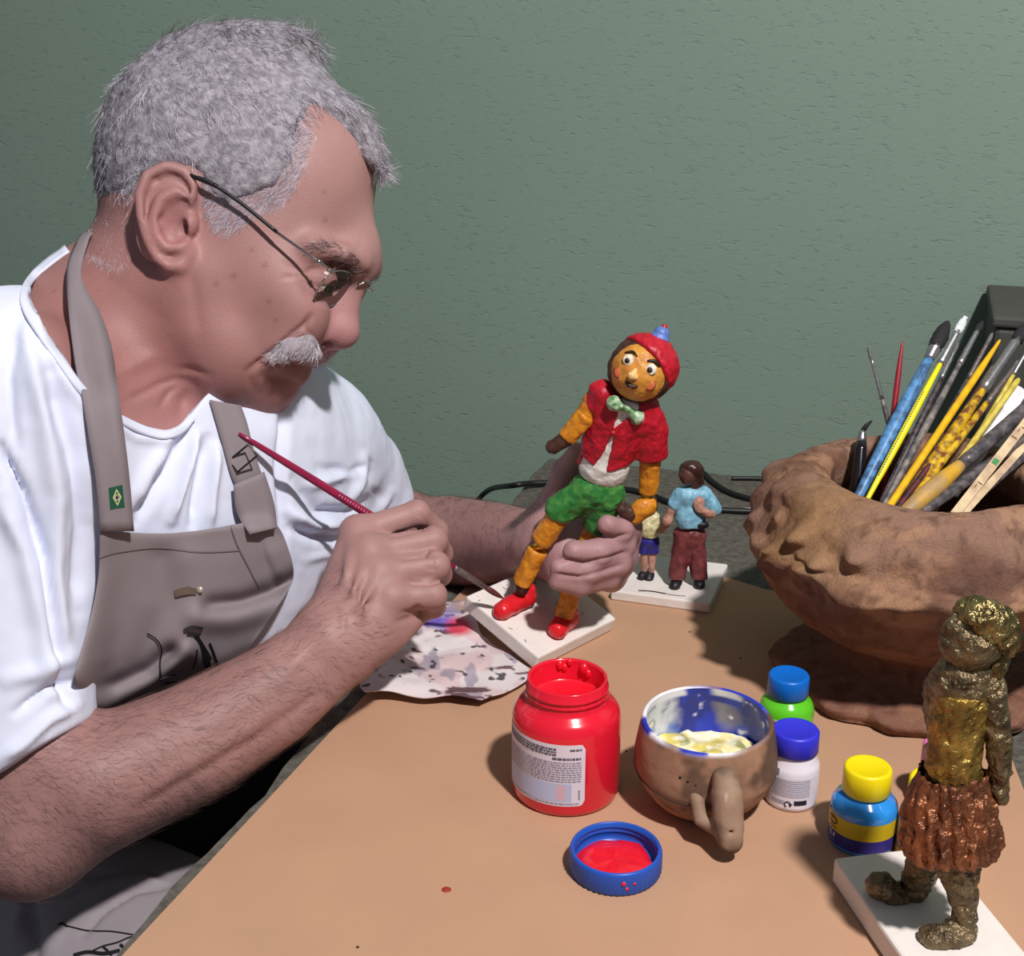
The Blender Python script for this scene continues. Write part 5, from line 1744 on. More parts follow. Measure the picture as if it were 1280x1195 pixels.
# oval emblem and the end of a word on the label
def ovalpatch(b, R, a, z, ra, rz, n=24):
    k = math.degrees(1 / R)
    V = [b + np.array((math.cos(math.radians(a)) * R, math.sin(math.radians(a)) * R, z))]
    for q in np.linspace(0, 2 * np.pi, n, endpoint=False):
        aa = a + math.cos(q) * ra * k
        V.append(b + np.array((math.cos(math.radians(aa)) * R, math.sin(math.radians(aa)) * R, z + math.sin(q) * rz)))
    return np.array(V), [(0, 1 + i, 1 + (i + 1) % n) for i in range(n)]
m_embl = mat('dark_olive_emblem', lin((84, 70, 20)), rough=0.5)
add('emblem', *ovalpatch(b, R + .0005, va - 58, .0205, .0052, .0034), m_embl, l)
add('emblem_lettering', *textlines(b, R + .0007, va - 68, va - 48, .0192, .0222, 1, 30, .7), m_lyel, l)
add('fine_print', *textlines(b, R + .0005, va - 66, va - 46, .0145, .0162, 1, 24, .6), m_embl, l)
def stroke(b, R, pts, r=.00035):
    k = math.degrees(1 / R)
    P_ = [b + np.array((math.cos(math.radians(a)) * R, math.sin(math.radians(a)) * R, z)) for a, z in pts]
    return tubem(np.array(P_), r, 6)
R2 = R + .0005; e0 = va - 62; x0 = va - 55
SW = [stroke(b, R2, q) for q in ([(e0, .0085), (e0, .0115)], [(e0, .0115), (e0 + 4, .0115)], [(e0, .0100), (e0 + 3.5, .0100)], [(e0, .0085), (e0 + 4, .0085)], [(x0 + 1, .0085), (x0 + 6, .0115)], [(x0 + 1, .0115), (x0 + 6, .0085)])]
m_wht = mat('white_print', lin((226, 222, 236)), rough=0.6)
add('word_end', *join(*SW), m_wht, l)
add('fine_print', *textlines(b, R2, va - 72, va - 48, .0050, .0066, 1, 26, .5), m_gr, l)
# yellow capped clear bottle hidden behind the bronze girl
t, b, R, sh = bottle(1160, 1068, 0.0215, 0.0400, m_capyellow, m_bclear, 'pale bottle with yellow cap, half hidden behind the bronze girl\'s skirt', capR=0.0178, capH=.0165)
va = math.degrees(math.atan2(-b[1], -b[0]))
add('label', *arcband(b, R + .0002, va - 130, va + 130, .0025, .0085, 60), m_lyel, t)
# pink
t, b, R, sh = bottle(1172, 1006, 0.0180, 0.0290, m_cappink, m_bpink, 'paint bottle with pink cap beside the bronze girl\'s back', capR=0.0150, capH=.018)
# ------------------------------------------------------------------ the root-like clay pot
m_pot = mat('rough_brown_pot', lin((150, 104, 80)), rough=0.85, attr=True, spec=0.2)
N, L = nt(m_pot); B = N['Principled BSDF']
tcn = N.new('ShaderNodeTexCoord'); mp = N.new('ShaderNodeMapping'); mp.inputs['Scale'].default_value = (1, 1, 0.45)
L.new(tcn.outputs['Object'], mp.inputs['Vector'])
n1 = mnode(m_pot, 'ShaderNodeTexNoise', Scale=90.0, Detail=7.0, Roughness=0.7); n2 = mnode(m_pot, 'ShaderNodeTexVoronoi', Scale=110.0)
n2.feature = 'DISTANCE_TO_EDGE'
n3 = mnode(m_pot, 'ShaderNodeTexNoise', Scale=22.0, Detail=4.0)
L.new(tcn.outputs['Object'], n1.inputs['Vector'])
md_ = N.new('ShaderNodeVectorMath'); md_.operation = 'MULTIPLY_ADD'; md_.inputs[1].default_value = (.03, .03, .03)
L.new(n3.outputs['Color'], md_.inputs[0]); L.new(mp.outputs['Vector'], md_.inputs[2]); L.new(md_.outputs[0], n2.inputs['Vector'])
rr = N.new('ShaderNodeValToRGB'); rr.color_ramp.elements[0].position = 0.0; rr.color_ramp.elements[1].position = 0.05
L.new(n2.outputs['Distance'], rr.inputs['Fac'])
mu = N.new('ShaderNodeMath'); mu.operation = 'MULTIPLY_ADD'; mu.inputs[1].default_value = 0.10
L.new(rr.outputs['Color'], mu.inputs[0]); L.new(n1.outputs['Fac'], mu.inputs[2])
bp = N.new('ShaderNodeBump'); bp.inputs['Strength'].default_value = 0.9; bp.inputs['Distance'].default_value = 0.0028
L.new(mu.outputs[0], bp.inputs['Height']); L.new(bp.outputs['Normal'], B.inputs['Normal'])

PC = np.array((0.334, 1.02, TZ + ZB))
pot = thing('brush_pot', PC, 'big brown rough root-like pot holding many paintbrushes', 'pot')
na = 260
prof = np.array([(0.0, 0.0), (0.060, 0.0), (0.104, 0.0005), (0.110, 0.004), (0.112, 0.009), (0.108, 0.0125), (0.094, 0.0145), (0.078, 0.0175), (0.066, 0.023), (0.062, 0.030), (0.064, 0.037), (0.073, 0.045), (0.089, 0.056), (0.106, 0.068), (0.119, 0.081), (0.130, 0.095), (0.1395, 0.106), (0.1465, 0.115), (0.1445, 0.124), (0.1380, 0.132), (0.1330, 0.142), (0.1285, 0.154), (0.1220, 0.166), (0.1130, 0.175), (0.1020, 0.1805), (0.0920, 0.1815), (0.0840, 0.1795), (0.0790, 0.1745), (0.0780, 0.166), (0.0800, 0.150), (0.0860, 0.130), (0.0880, 0.110), (0.0820, 0.085), (0.060, 0.066), (0.030, 0.060), (0.0001, 0.059)])
pf = spline(np.c_[prof, np.zeros(len(prof))], 190)[:, :2]
pf[:, 0] = np.maximum(pf[:, 0], 0.0001); pf[:, 1] = np.maximum(pf[:, 1], 0)
V, F = lathe([tuple(q) for q in pf], PC, n=na, caps=False)
d = V - PC; r = np.hypot(d[:, 0], d[:, 1]); z = d[:, 2].copy(); an = np.arctan2(d[:, 1], d[:, 0])
ru = np.stack([np.cos(an), np.sin(an), np.zeros(len(V))], 1)
outer = np.arange(len(V)) < na * 142
front = np.cos(an - math.atan2(-.95, -.31))
nz1 = fbm(V, 20, 3); nz2 = fbm(V + 5, 55, 3); nz3 = fbm(V * np.array((1, 1, .5)), 130, 3)
led = np.exp(-((z - .114) / .014) ** 2)
amt = np.where(outer, 1.0, 0.35) * np.clip(z / .01, 0, 1)
dr = amt * (0.0050 * nz1 + 0.0024 * nz2 + 0.0010 * nz3)
dr += led * 0.010 * vnoise(np.stack([np.cos(an) * 2, np.sin(an) * 2, an * 0], 1), 1.7) * outer
dzz = amt * (0.0035 * fbm(V + 11, 16, 2)) + outer * led * (0.010 * front + 0.008 * vnoise(np.stack([np.cos(an) * 3, np.sin(an) * 3, an * 0 + 7], 1), 1.6))
dzz *= np.clip((z - .012) / .03, 0, 1)
# warts on the upper wall
r_ = np.random.default_rng(11)
for a_, z_, s_, h_ in [(-150, .152, .008, .012), (-158, .132, .007, .010), (-140, .136, .008, .012), (-128, .150, .009, .012), (-175, .125, .010, .008), (-190, .150, .011, .010), (-205, .160, .012, .010), (-145, .118, .010, .008)] + [(r_.uniform(-260, 60), r_.uniform(.09, .168), r_.uniform(.005, .010), r_.uniform(.003, .007)) for _ in range(46)]:
    c = PC + np.array((math.cos(math.radians(a_)) * np.interp(z_, (.08, .116, .165), (.12, .1445, .122)), math.sin(math.radians(a_)) * np.interp(z_, (.08, .116, .165), (.12, .1445, .122)), z_))
    dr += 1.05 * outer * h_ * np.exp(-(((V - c) ** 2).sum(1)) / (s_ * s_))
# thin folds in the neck, ragged foot
dr += outer * 0.0014 * np.sin(z * 1900 + 3 * nz1) * np.exp(-((z - .030) / .010) ** 2)
dr += (r > .07) * (z < .0145) * 0.007 * vnoise(np.stack([np.cos(an) * 4, np.sin(an) * 4, an * 0 + 3], 1), 1.5) * np.clip((r - .07) / .04, 0, 1)
V = V + ru * dr[:, None]; V[:, 2] += dzz
c_ = np.tile(np.array(lin((146, 112, 95))), (len(V), 1))
rb((112, 76, 58), np.clip(nz1 * 1.4, 0, .7)); rb((176, 134, 104), np.clip(-nz2 * 1.3, 0, .6)); rb((84, 58, 48), np.clip(nz3 * 1.2 - .25, 0, .6))
rb((146, 112, 70), .5 * np.exp(-((an - math.radians(-150)) / .35) ** 2) * ((z > .12) & outer))
rb((96, 70, 64), .6 * np.exp(-((an - math.radians(-92)) / .22) ** 2) * np.exp(-((z - .145) / .022) ** 2))
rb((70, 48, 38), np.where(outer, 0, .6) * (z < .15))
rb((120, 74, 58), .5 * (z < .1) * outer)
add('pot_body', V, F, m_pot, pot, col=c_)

# ------------------------------------------------------------------ brushes standing in it
m_silver = mat('brushed_ferrule', lin((186, 184, 186)), rough=0.3, metal=0.9, var=0.25, vscale=300)
m_dirty = mat('paint_grimed_ferrule', lin((120, 108, 106)), rough=0.45, metal=0.5, var=0.4, vscale=260)
m_brblack = mat('black_bristle', lin((34, 32, 36)), rough=0.8, var=0.3, vscale=500)
m_brgrey = mat('grey_bristle', lin((104, 104, 102)), rough=0.8, var=0.3, vscale=500)
m_brwhite = mat('clear_white_bristle', lin((206, 214, 214)), rough=0.5, var=0.2, vscale=500)
def hm(nm, c, c2=None, vs=160, rough=.4, var=.15): return mat(nm, lin(c), rough=rough, col2=None if c2 is None else lin(c2), vscale=vs, var=var, coat=.2)
m_hblack = hm('black_lacquer', (40, 34, 40), (92, 80, 84), 180)
m_hgrey = hm('grey_grimed_wood', (84, 80, 82), (140, 132, 126), 120)
m_hyel = hm('bright_yellow_lacquer', (238, 226, 20), None, 100, .35, .04)
m_horange = hm('orange_yellow_lacquer', (236, 182, 10), (226, 170, 20), 90)
m_hspeck = hm('yellow_speckled_handle', (214, 176, 30), (116, 66, 34), 150)
m_hmaroon = hm('maroon_lacquer', (96, 40, 50), (60, 40, 44), 120)
m_hred = hm('dark_red_lacquer', (150, 30, 46), None, 100, .35)
m_hblue = hm('light_blue_lacquer', (92, 150, 206), (60, 90, 130), 140)
m_hcream = hm('cream_wood', (214, 190, 150), (180, 150, 120), 60, .6)
m_htan = hm('tan_wood_yellow_paint', (172, 140, 96), (210, 160, 30), 60, .5)
m_hpale = hm('pale_yellow_wood', (214, 196, 90), (190, 166, 60), 140)
m_hplast = hm('white_plastic', (224, 222, 226), None, 100, .3)
m_hdark = hm('dark_grime', (60, 56, 60), (104, 96, 98), 160, .5)


def brush(label, tip, ent, handle, wd, sil=None, bri=None, f0=0.0, f1=0.2, b1=0.1, ferr=None, flat=None, taper=1.0, ext=0.075, name='paintbrush', fw=1.0, bw=1.0, cat='brush', mark=None):
    """tip and ent are (u, v, d); from the tip: bristles to b1, ferrule to f1 (fractions of tip->ent), then the handle"""
    tip = (tip[0], tip[1], tip[2] + .012); ent = (ent[0], ent[1], ent[2] + .026)
    A = W(*tip); E = W(*ent); ax = (E - A); Ln = np.linalg.norm(ax); ax /= Ln
    # stay inside the pot: slide down until the floor
    e2 = min(ext, max(0.01, (E[2] - (PC[2] + .072)) / max(-ax[2], .2)))
    while e2 > .004:
        q = E + ax * e2 - PC
        if math.hypot(q[0], q[1]) < .074: break
        e2 -= .002
    End = E + ax * e2
    t = thing(name, End, label, cat, 'brushes standing in the pot')
    T = Ln + e2
    at = lambda x: A + ax * x
    hs = f1 * Ln
    R = wd / 2
    fl = flat
    xs = np.linspace(0, 1, 14)
    pr = R * (0.72 + 0.5 * np.sin(np.pi * np.clip(xs * 1.15, 0, 1)) * (1 - .25 * xs)) if taper else np.full(14, R)
    if bri is None and sil is None:                     # a plain stick: rounded head
        pts = [at(x) for x in (0.0, 0.0012, 0.004)] + [at(0.004 + (T - .004) * x) for x in xs[1:]]
        rad = [R * .35, R * .7, R * .95] + [R] * 13
        if taper > 1.5: rad = [R * .25, R * .35, R * .45] + list(R * np.clip(.5 + xs[1:] * 3, 0, 1))
    else:
        pts = [at(hs + (T - hs) * x) for x in xs]; rad = list(pr)
    V, F = tubem(np.array(pts), rad, 14, flat=fl)
    add('handle', V, F, handle, t)
    if sil is not None:
        fs = b1 * Ln
        x = np.linspace(fs, hs + .002, 9)
        rr = np.linspace(R * .62 * fw, pr[0] * 1.08, 9)
        rr[5] *= 1.07; rr[6] *= .98; rr[7] *= 1.06
        V, F = tubem(np.array([at(q) for q in x]), rr, 16, flat=None if bw == 1.0 else ((CR @ np.array((1., 0, 0))), bw * .8))
        add('ferrule', V, F, sil, t)
        x = np.linspace(fs + .002, 0, 10)
        rb_ = R * .60 * fw * np.array((1, 1.05, 1.1, 1.12, 1.1, 1.05, .95, .8, .55, .2 if bw == 1.0 else .7))
        r_ = np.random.default_rng(int(tip[0] * 7 + tip[1]))
        V, F = tubem(np.array([at(q) for q in x]), rb_, 20, flat=None if bw == 1.0 else ((CR @ np.array((1., 0, 0))), bw))
        V = V + r_.normal(0, R * .06, V.shape)
        add('bristles', V, F, bri, t)
    if mark is not None: mark(t, A, ax, Ln, R)
    return t


def lettering(m, x0, x1, n, up=1):
    def f(t, A, ax, Ln, R):
        vw = CL - (A + ax * (x0 + x1) / 2 * Ln); vw = vw - ax * (vw @ ax); vw /= np.linalg.norm(vw)
        sd = np.cross(ax, vw)
        r_ = np.random.default_rng(n); P_ = []
        for k in range(n):
            c = A + ax * Ln * (x0 + (x1 - x0) * k / n) + vw * R * 1.10 + sd * R * .42 * up
            P_.append(boxm(c, .0009, R * .5 * r_.uniform(.7, 1), .0003, ax, sd, vw))
        add('lettering', *join(*P_), m, t, smooth=False)
    return f


S_, D_ = m_silver, m_dirty
brush('fine brush with grey ferrule leaning out on the left, tip up', (1085, 433, 1.15), (1117, 552, 1.14), m_hgrey, .0046, S_, m_brgrey, f1=.53, b1=.13)
brush('slim dark red brush handle pointing up on the left', (1128, 427, 1.16), (1113, 548, 1.14), m_hred, .0050, taper=2)
brush('blue handled brush with thick black bristles', (1185, 402, 1.135), (1080, 607, 1.065), m_hblue, .0100, S_, m_brblack, f1=.225, b1=.16, fw=1.9)
brush('bright yellow handled brush with clear white flat bristles', (1207, 396, 1.115), (1088, 617, 1.045), m_hyel, .0052, S_, m_brwhite, f1=.265, b1=.08, bw=2.0, mark=lettering(m_hdark, .45, .92, 34))
brush('black handled brush with silver ferrule right beside the yellow one', (1198, 428, 1.13), (1108, 616, 1.06), m_hblack, .0052, S_, m_brgrey, f1=.24, b1=.05)
brush('long brush with narrow silver ferrule and dark flat tip', (1228, 402, 1.14), (1112, 618, 1.05), m_hgrey, .0052, S_, m_brblack, f1=.25, b1=.05, bw=1.6)
brush('dark brush with pinkish ferrule left of the orange one', (1241, 416, 1.145), (1140, 606, 1.075), m_hblack, .0055, D_, m_brgrey, f1=.30, b1=.06)
brush('orange yellow handle standing point up among the brushes', (1250, 425, 1.125), (1119, 622, 1.035), m_horange, .0060, taper=2)
brush('wide flat brush with silver ferrule and yellow and brown speckled handle', (1285, 405, 1.135), (1148, 604, 1.05), m_hspeck, .0088, S_, m_brblack, f1=.42, b1=.10, bw=1.4, fw=1.3)
brush('maroon ringed brush with thin grey ferrule and yellow speckled handle', (1275, 450, 1.12), (1150, 612, 1.045), m_hspeck, .0062, D_, m_brgrey, f1=.33, b1=.04)
brush('maroon handled brush behind the orange one', (1246, 450, 1.150), (1160, 590, 1.10), m_hmaroon, .0056, D_, m_brblack, f1=.22, b1=.05)
brush('pale yellow round-ended stick on the right', (1274, 473, 1.10), (1178, 606, 1.045), m_hpale, .0052, name='stick', cat='stick')
brush('thick soot-dark brush with tan handle end, lowest on the right', (1300, 496, 1.10), (1150, 625, 1.030), m_htan, .0128, m_hdark, m_brgrey, f1=.66, b1=.10, fw=1.5)
brush('dark brush with black handle in the middle of the bunch', (1218, 470, 1.13), (1128, 612, 1.055), m_hdark, .0056, D_, m_brblack, f1=.3, b1=.06)
brush('grime-covered dark brush lying low under the thick one', (1292, 540, 1.09), (1178, 622, 1.035), m_hdark, .0085, D_, m_brblack, f1=.35, b1=.05)
brush('dull brown brush between the yellow handles', (1224, 500, 1.105), (1135, 618, 1.04), m_hmaroon, .0050, D_, m_brblack, f1=.2, b1=.04)
brush('yellow green tipped brush at the frame edge', (1290, 428, 1.11), (1200, 585, 1.07), m_hpale, .0046, S_, m_brgrey, f1=.25, b1=.05)
m_mark = mat('stamped_brown_mark', lin((120, 84, 60)), rough=0.7); m_markg = mat('stamped_green_mark', lin((60, 140, 80)), rough=0.7)


def flatstick(label, tip, ent, m, wpx, th, marks=()):
    tip = (tip[0], tip[1], tip[2] + .012); ent = (ent[0], ent[1], ent[2] + .026)
    A = W(*tip); E = W(*ent); ax = E - A; Ln = np.linalg.norm(ax); ax /= Ln
    vw = CL - (A + E) / 2; vw -= ax * (vw @ ax); vw /= np.linalg.norm(vw); sd = np.cross(ax, vw)
    wd = wpx / FPX * tip[2]; T = Ln + .05
    t = thing('wooden_stick', A + ax * T, label, 'stick', 'brushes standing in the pot')
    V = []; n = 10
    out_ = [(wd / 2 * math.cos(a), wd / 2 * (1 - math.sin(a)) * .8) for a in np.linspace(0, np.pi, n)]
    out_ = [(x, y) for x, y in out_] + [(-wd / 2, T), (wd / 2, T)]
    for h in (-th / 2, th / 2):
        for x, y in out_: V.append(A + ax * y + sd * x + vw * h)
    k = len(out_); F = [tuple(range(k - 1, -1, -1)), tuple(range(k, 2 * k))] + [(i, (i + 1) % k, k + (i + 1) % k, k + i) for i in range(k)]
    add('stick_body', np.array(V), F, m, t, smooth=False)
    for x, dx, lx, ly, mm in marks:
        add('stamp', *boxm(A + ax * Ln * x + sd * wd * dx + vw * (th / 2 + .0002), lx, ly, .0003, ax, sd, vw), mm, t, smooth=False)
    return t


flatstick('cream wooden stick stamped with brown and green marks', (1292, 516, 1.085), (1208, 624, 1.035), m_hcream, 11, .0018,
          [(.18, -.2, .0010, .004, m_mark), (.22, .1, .004, .0008, m_mark), (.30, .0, .0012, .005, m_mark), (.58, 0, .0055, .0045, m_markg), (.82, -.1, .0010, .004, m_mark), (.86, .1, .0035, .0008, m_mark)])
flatstick('plain cream wooden stick beside the stamped one', (1296, 540, 1.09), (1222, 622, 1.045), m_hcream, 9, .0018)
brush('dark grey stick lowest on the right of the pot', (1292, 560, 1.09), (1226, 618, 1.05), m_hdark, .0058, name='stick', cat='stick')
# white plastic spatula
flatstick('white plastic spatula end behind the pale yellow stick', (1276, 484, 1.135), (1225, 560, 1.10), m_hplast, 21, .0012)
# black marker at the left
t = thing('marker', W(1068, 622, 1.115), 'short black pen-like brush with glossy ferrule at the left inside the pot', 'pen')
A = W(1077, 552, 1.13); E = W(1069, 640, 1.12)
V, F = tubem(np.array([A + (E - A) * x for x in np.linspace(0, 1, 10)]), [.0042, .0046, .0050, .0054, .0056, .0058, .0058, .0058, .0056, .005], 18)
add('barrel', V, F, hm('glossy_black', (24, 22, 28), None, 100, .15, .05), t)
V, F = tubem(np.array([A + (A - E) * x for x in (-.02, .05, .12, .16)]), [.0040, .0036, .003, .0022], 14)
add('ferrule', V, F, m_silver, t)
V, F = tubem(np.array([A + (A - E) * .15, A + (A - E) * .2 + np.array((.003, 0, .002)), A + (A - E) * .25 + np.array((.007, 0, .003))]), [.0022, .002, .0008], 10)
add('bristles', V, F, m_brblack, t)
# ------------------------------------------------------------------ hand-painted figure the man holds
def pm(nm, c, c2=None, vs=220, rough=.42, var=.2, bmp=.9, bs=130):
    return mat(nm, lin(c), rough=rough, col2=None if c2 is None else lin(c2), vscale=vs, var=var, bump=bmp, bscale=bs, bdist=0.0016, spec=.45)
p_red = pm('painted_red', (190, 26, 44), (168, 20, 40))
p_shoe = pm('wet_red_paint', (214, 34, 44), None, rough=.25)
p_green = pm('painted_green', (40, 112, 50), (74, 138, 64), 140)
p_white = pm('painted_white', (224, 222, 216), None)
p_orange = pm('painted_orange', (214, 140, 38), (198, 122, 30), 160)
p_face = pm('painted_ochre_face', (208, 148, 62), (196, 128, 50), 80)
p_brown = pm('painted_brown', (78, 48, 38), (64, 40, 34))
p_gold = mat('brass_pin', lin((220, 170, 60)), rough=.25, metal=.9)
p_dark = pm('dark_paint', (44, 30, 26), None)
p_blue = pm('painted_blue', (90, 120, 190), None)
p_cheek = pm('painted_pink_cheek', (196, 100, 62), None)
m_plate = mat('whitewashed_base', lin((226, 218, 212)), rough=.7, var=.05, vscale=40, bump=.3, bscale=120, bdist=.0012)

Fc = onb(668, 838); Rc = onb(765, 788)
e2 = Rc - Fc; L2 = np.linalg.norm(e2); e2 /= L2
hp = np.array((-e2[1], e2[0], 0)); L1 = 0.091; tilt = math.radians(19.0)
e1 = hp * math.cos(tilt) + np.array((0, 0, math.sin(tilt))); pn = np.cross(e2, e1); pn *= np.sign(pn[2])
PT = 0.0145
fig = thing('painted_figurine', Fc + e2 * L2 / 2, 'painted figurine in red vest, green shorts and red cap, held on a tilted white base', 'figurine')
pc = Fc + e2 * L2 / 2 + e1 * L1 / 2 + pn * PT / 2
V, F = boxm(pc, L2, L1, PT, e2, e1, pn)
bevel(add('base', V, F, m_plate, fig, smooth=False), .0018, 2)
# worn flecks on the base
r_ = np.random.default_rng(5); fl_ = []
m_fleck = mat('base_scuff', lin((150, 138, 130)), rough=.8)
for _ in range(34):
    c = pc + e2 * r_.uniform(-.047, .047) + e1 * r_.uniform(-.04, .04) + pn * (PT / 2 + .0001)
    a = r_.uniform(0, 3.14); s = r_.uniform(.001, .004)
    fl_.append(boxm(c, s, s * .25, .0003, e2 * math.cos(a) + e1 * math.sin(a), e1 * math.cos(a) - e2 * math.sin(a), pn))
tagit(add('scuffs', *join(*fl_), m_fleck, fig, smooth=False), kind='stuff')


def onplate(u, v, h=0.0):
    r = np.array(((u - 640.0) / FPX, -(v - 597.5) / FPX, -1.0)) @ CR.T
    o = Fc + pn * (PT + h)
    return w2c(CL + r * (((o - CL) @ pn) / (r @ pn)))


def fd(v): return 1.196 - (770 - v) * 0.000398
def Q(u, v, off=0.0): return P(u, v, fd(v) - off)


def sd(name, f, m, parent, h=.0013, amp=.0006, fr=160, it=1):
    V, F = f.mesh(h); V = lap(V, F, it)
    n = vnormals(V, F)
    V = V + n * (amp * fbm(V, fr, 3))[:, None]
    return add(name, c2w(V), F, m, parent)


# shoes
for a, b in (((628, 763), (657, 746)), ((697, 787), (710, 772))):
    f = Field()
    A_, B2 = onplate(*a, .0065), onplate(*b, .0080)
    f.tube([A_, B2], [.0085, .0088]); f.tube([B2, B2 + (w2c(CL + pn) - w2c(CL)) * .008], [.0085, .0070], k=.004)
    nn = w2c(CL + pn) - w2c(CL); f.half(w2c(Fc + pn * (PT + .0004)), -nn)
    sd('shoe', f, p_shoe, fig)
# legs
def seg(name, A_, B2, r0, r1, m, sq=False):
    f = Field(); f.tube([A_, B2], [r0, r1])
    ax = (B2 - A_) / np.linalg.norm(B2 - A_)
    f.half(A_ - ax * r0 * .35, -ax, 'i', .001); f.half(B2 + ax * r1 * .35, ax, 'i', .001)
    return sd(name, f, m, fig)
seg('shin', Q(653, 726, .004), Q(671, 690, .002), .0086, .0092, p_orange)
seg('thigh', Q(678, 674, .003), Q(697, 646, .002), .0096, .0100, p_orange)
seg('shin', onplate(706, 768, .014), P(722, 712, 1.166), .0082, .0088, p_orange)
seg('thigh', P(727, 700, 1.164), P(742, 664, 1.158), .0090, .0092, p_orange)
for a, b in ((Q(668, 686, .003), Q(681, 678, .003)), (P(717, 706, 1.163), P(733, 702, 1.163))):
    V, F = tubem(c2w(np.array([a, b])), .0042, 12); add('knee_pin', V, F, p_gold, fig)
for a in (Q(651, 738, .004), onplate(707, 772, .010)):
    V, F = tubem(c2w(np.array([a, a + (w2c(CL + pn) - w2c(CL)) * .010])), .0062, 12); add('ankle', V, F, p_brown, fig)
# shorts
up = Q(790, 495) - Q(752, 600); up /= np.linalg.norm(up)
lat = np.array((1., 0, 0)) - up * up[0]; lat = lat + np.array((0, -.10, 0)); lat -= up * (lat @ up); lat /= np.linalg.norm(lat)
dp = np.cross(lat, up); RB = np.array((lat, up, dp))
f = Field()
f.ell(Q(749, 612), (.0215, .0185, .0160), RB)
f.tube([Q(738, 612), Q(700, 638)], [.0145, .0135], k=.006); f.tube([Q(757, 622), Q(745, 660)], [.0145, .0125], k=.006)
f.half(Q(696, 644), Q(690, 653) - Q(700, 634), 'i', .001)
sd('shorts', f, p_green, fig, amp=.0009)
# shirt, vest
def trunk(f, g, bot=True):
    f.ell(Q(766, 548), (.0220 + g, .040, .0150 + g), RB); f.ell(Q(779, 515), (.0225 + g, .018 + g, .0140 + g), RB, k=.01)
    f.ell(Q(755, 585), (.0205 + g, .018, .0155 + g), RB, k=.008)
f = Field(); trunk(f, 0); f.half(Q(752, 603), -up, 'i', .002); sd('shirt', f, p_white, fig)
f = Field(); trunk(f, .0022)
f.half(Q(757, 594), -up - lat * .15, 'i', .001)
def cutpoly(f, poly, k=.0008):
    pa = np.asarray(poly, float)
    def fn(p):
        u, v = pix(p); return np.maximum(polydist(u, v, pa) * (-p[:, 2]) / FPX, (-p[:, 2]) - 1.118 + .0 * u).astype(np.float32)
    f.put(fn, P(600, 700, 1.3), P(900, 400, 1.0), 's', k); f.ops[-1][1] = np.array((-9., -9, -9)); f.ops[-1][2] = np.array((9., 9, 9))
cutpoly(f, [(764, 546), (767, 546), (755, 604), (752, 620), (715, 600), (728, 570), (742, 583), (752, 570)])
cutpoly(f, [(766, 537), (775, 505), (783, 490), (797, 500), (790, 518)])
f.tube([Q(804, 508), Q(815, 535), Q(815, 566)], [.0125, .0135, .0132], k=.006); f.half(Q(814, 570), Q(814, 580) - Q(812, 560), 'i', .001)
f.tube([Q(752, 492), Q(745, 503)], [.0115, .0095], k=.005)
sd('vest', f, p_red, fig, amp=.0008)
f = Field(); f.sph(Q(766, 541, .0195), .0022); sd('button', f, p_red, fig, h=.0006, amp=0)
# collar and bow tie
f = Field(); f.tube([Q(778, 505, .013), Q(792, 509, .013)], .0048); sd('collar', f, p_white, fig)
f = Field()
f.tube([Q(784, 512, .0195), Q(768, 504, .0185)], [.0022, .0062]); f.tube([Q(784, 512, .0195), Q(796, 521, .0185)], [.0022, .0062], k=.001)
f.sph(Q(784, 512, .021), .0032)
sd('bow_tie', f, pm('painted_leaf_green', (70, 130, 70), (190, 206, 180), 260), fig, h=.001, amp=.0007)
# arms
seg('upper_arm', Q(742, 500, -.002), Q(732, 520, -.001), .0085, .0085, p_orange)
seg('forearm', Q(731, 521, .001), Q(711, 545, .003), .0086, .0080, p_orange)
f = Field(); f.tube([Q(706, 550, .003), Q(691, 559, .004)], [.0066, .0062]); sd('hand', f, p_brown, fig)
seg('forearm', Q(813, 578, .001), Q(810, 612, .003), .0086, .0080, p_orange)
V, F = tubem(c2w(np.array([Q(810, 614, .003), Q(808, 626, .004)])), .0045, 12); add('wrist_pin', V, F, p_gold, fig)
f = Field(); f.tube([Q(808, 632, .006), Q(794, 644, .010)], [.0088, .0078]); f.sph(Q(801, 634, .010), .0065, k=.004); sd('hand', f, p_orange, fig)
f = Field(); f.tube([Q(788, 643, .012), Q(776, 636, .013)], [.0068, .0050]); f.tube([Q(778, 640, .013), Q(779, 628, .013)], [.003, .002], k=.002); sd('mitten', f, p_brown, fig)
# head
hc = Q(800, 464, .004)
V1 = Q(795, 505, .002)
f = Field(); f.tube([V1, hc], [.0075, .0085]); sd('neck', f, p_brown, fig)
fa = np.array((-.22, -.10, .97)); fa /= np.linalg.norm(fa)
hu = up - fa * (up @ fa); hu /= np.linalg.norm(hu); hl = np.cross(hu, fa); RH = np.array((hl, hu, fa))
def onface(a, b, o=0.0):
    """a right, b up on the face, metres"""
    x = a / .0232; y = b / .0240; z = math.sqrt(max(0.02, 1 - x * x - y * y)) * .0215
    return hc + hl * a + hu * b + fa * (z + o)
f = Field(); f.ell(hc, (.0232, .0240, .0215), RH)
head = sd('head', f, p_face, fig, h=.0011, amp=.0004)
f = Field(); f.ell(hc - fa * .004 + hu * .001, (.0262, .0262, .0230), RH)
f.half(hc + fa * .0078, fa + hu * -.16, 'i', .002)
hr2 = sd('hair', f, p_brown, fig, h=.0011, amp=.0010, fr=110)
f = Field(); f.ell(hc - fa * .004 + hu * .0050 + hl * .0015, (.0272, .0262, .0250), RH); f.half(hc + hu * .0085, fa * .52 - hu * .76 - hl * .40, 'i', .003)
cap = sd('cap', f, p_red, fig, h=.0012, amp=.0006)
kb = hc - fa * .004 + hu * .031 + hl * .004
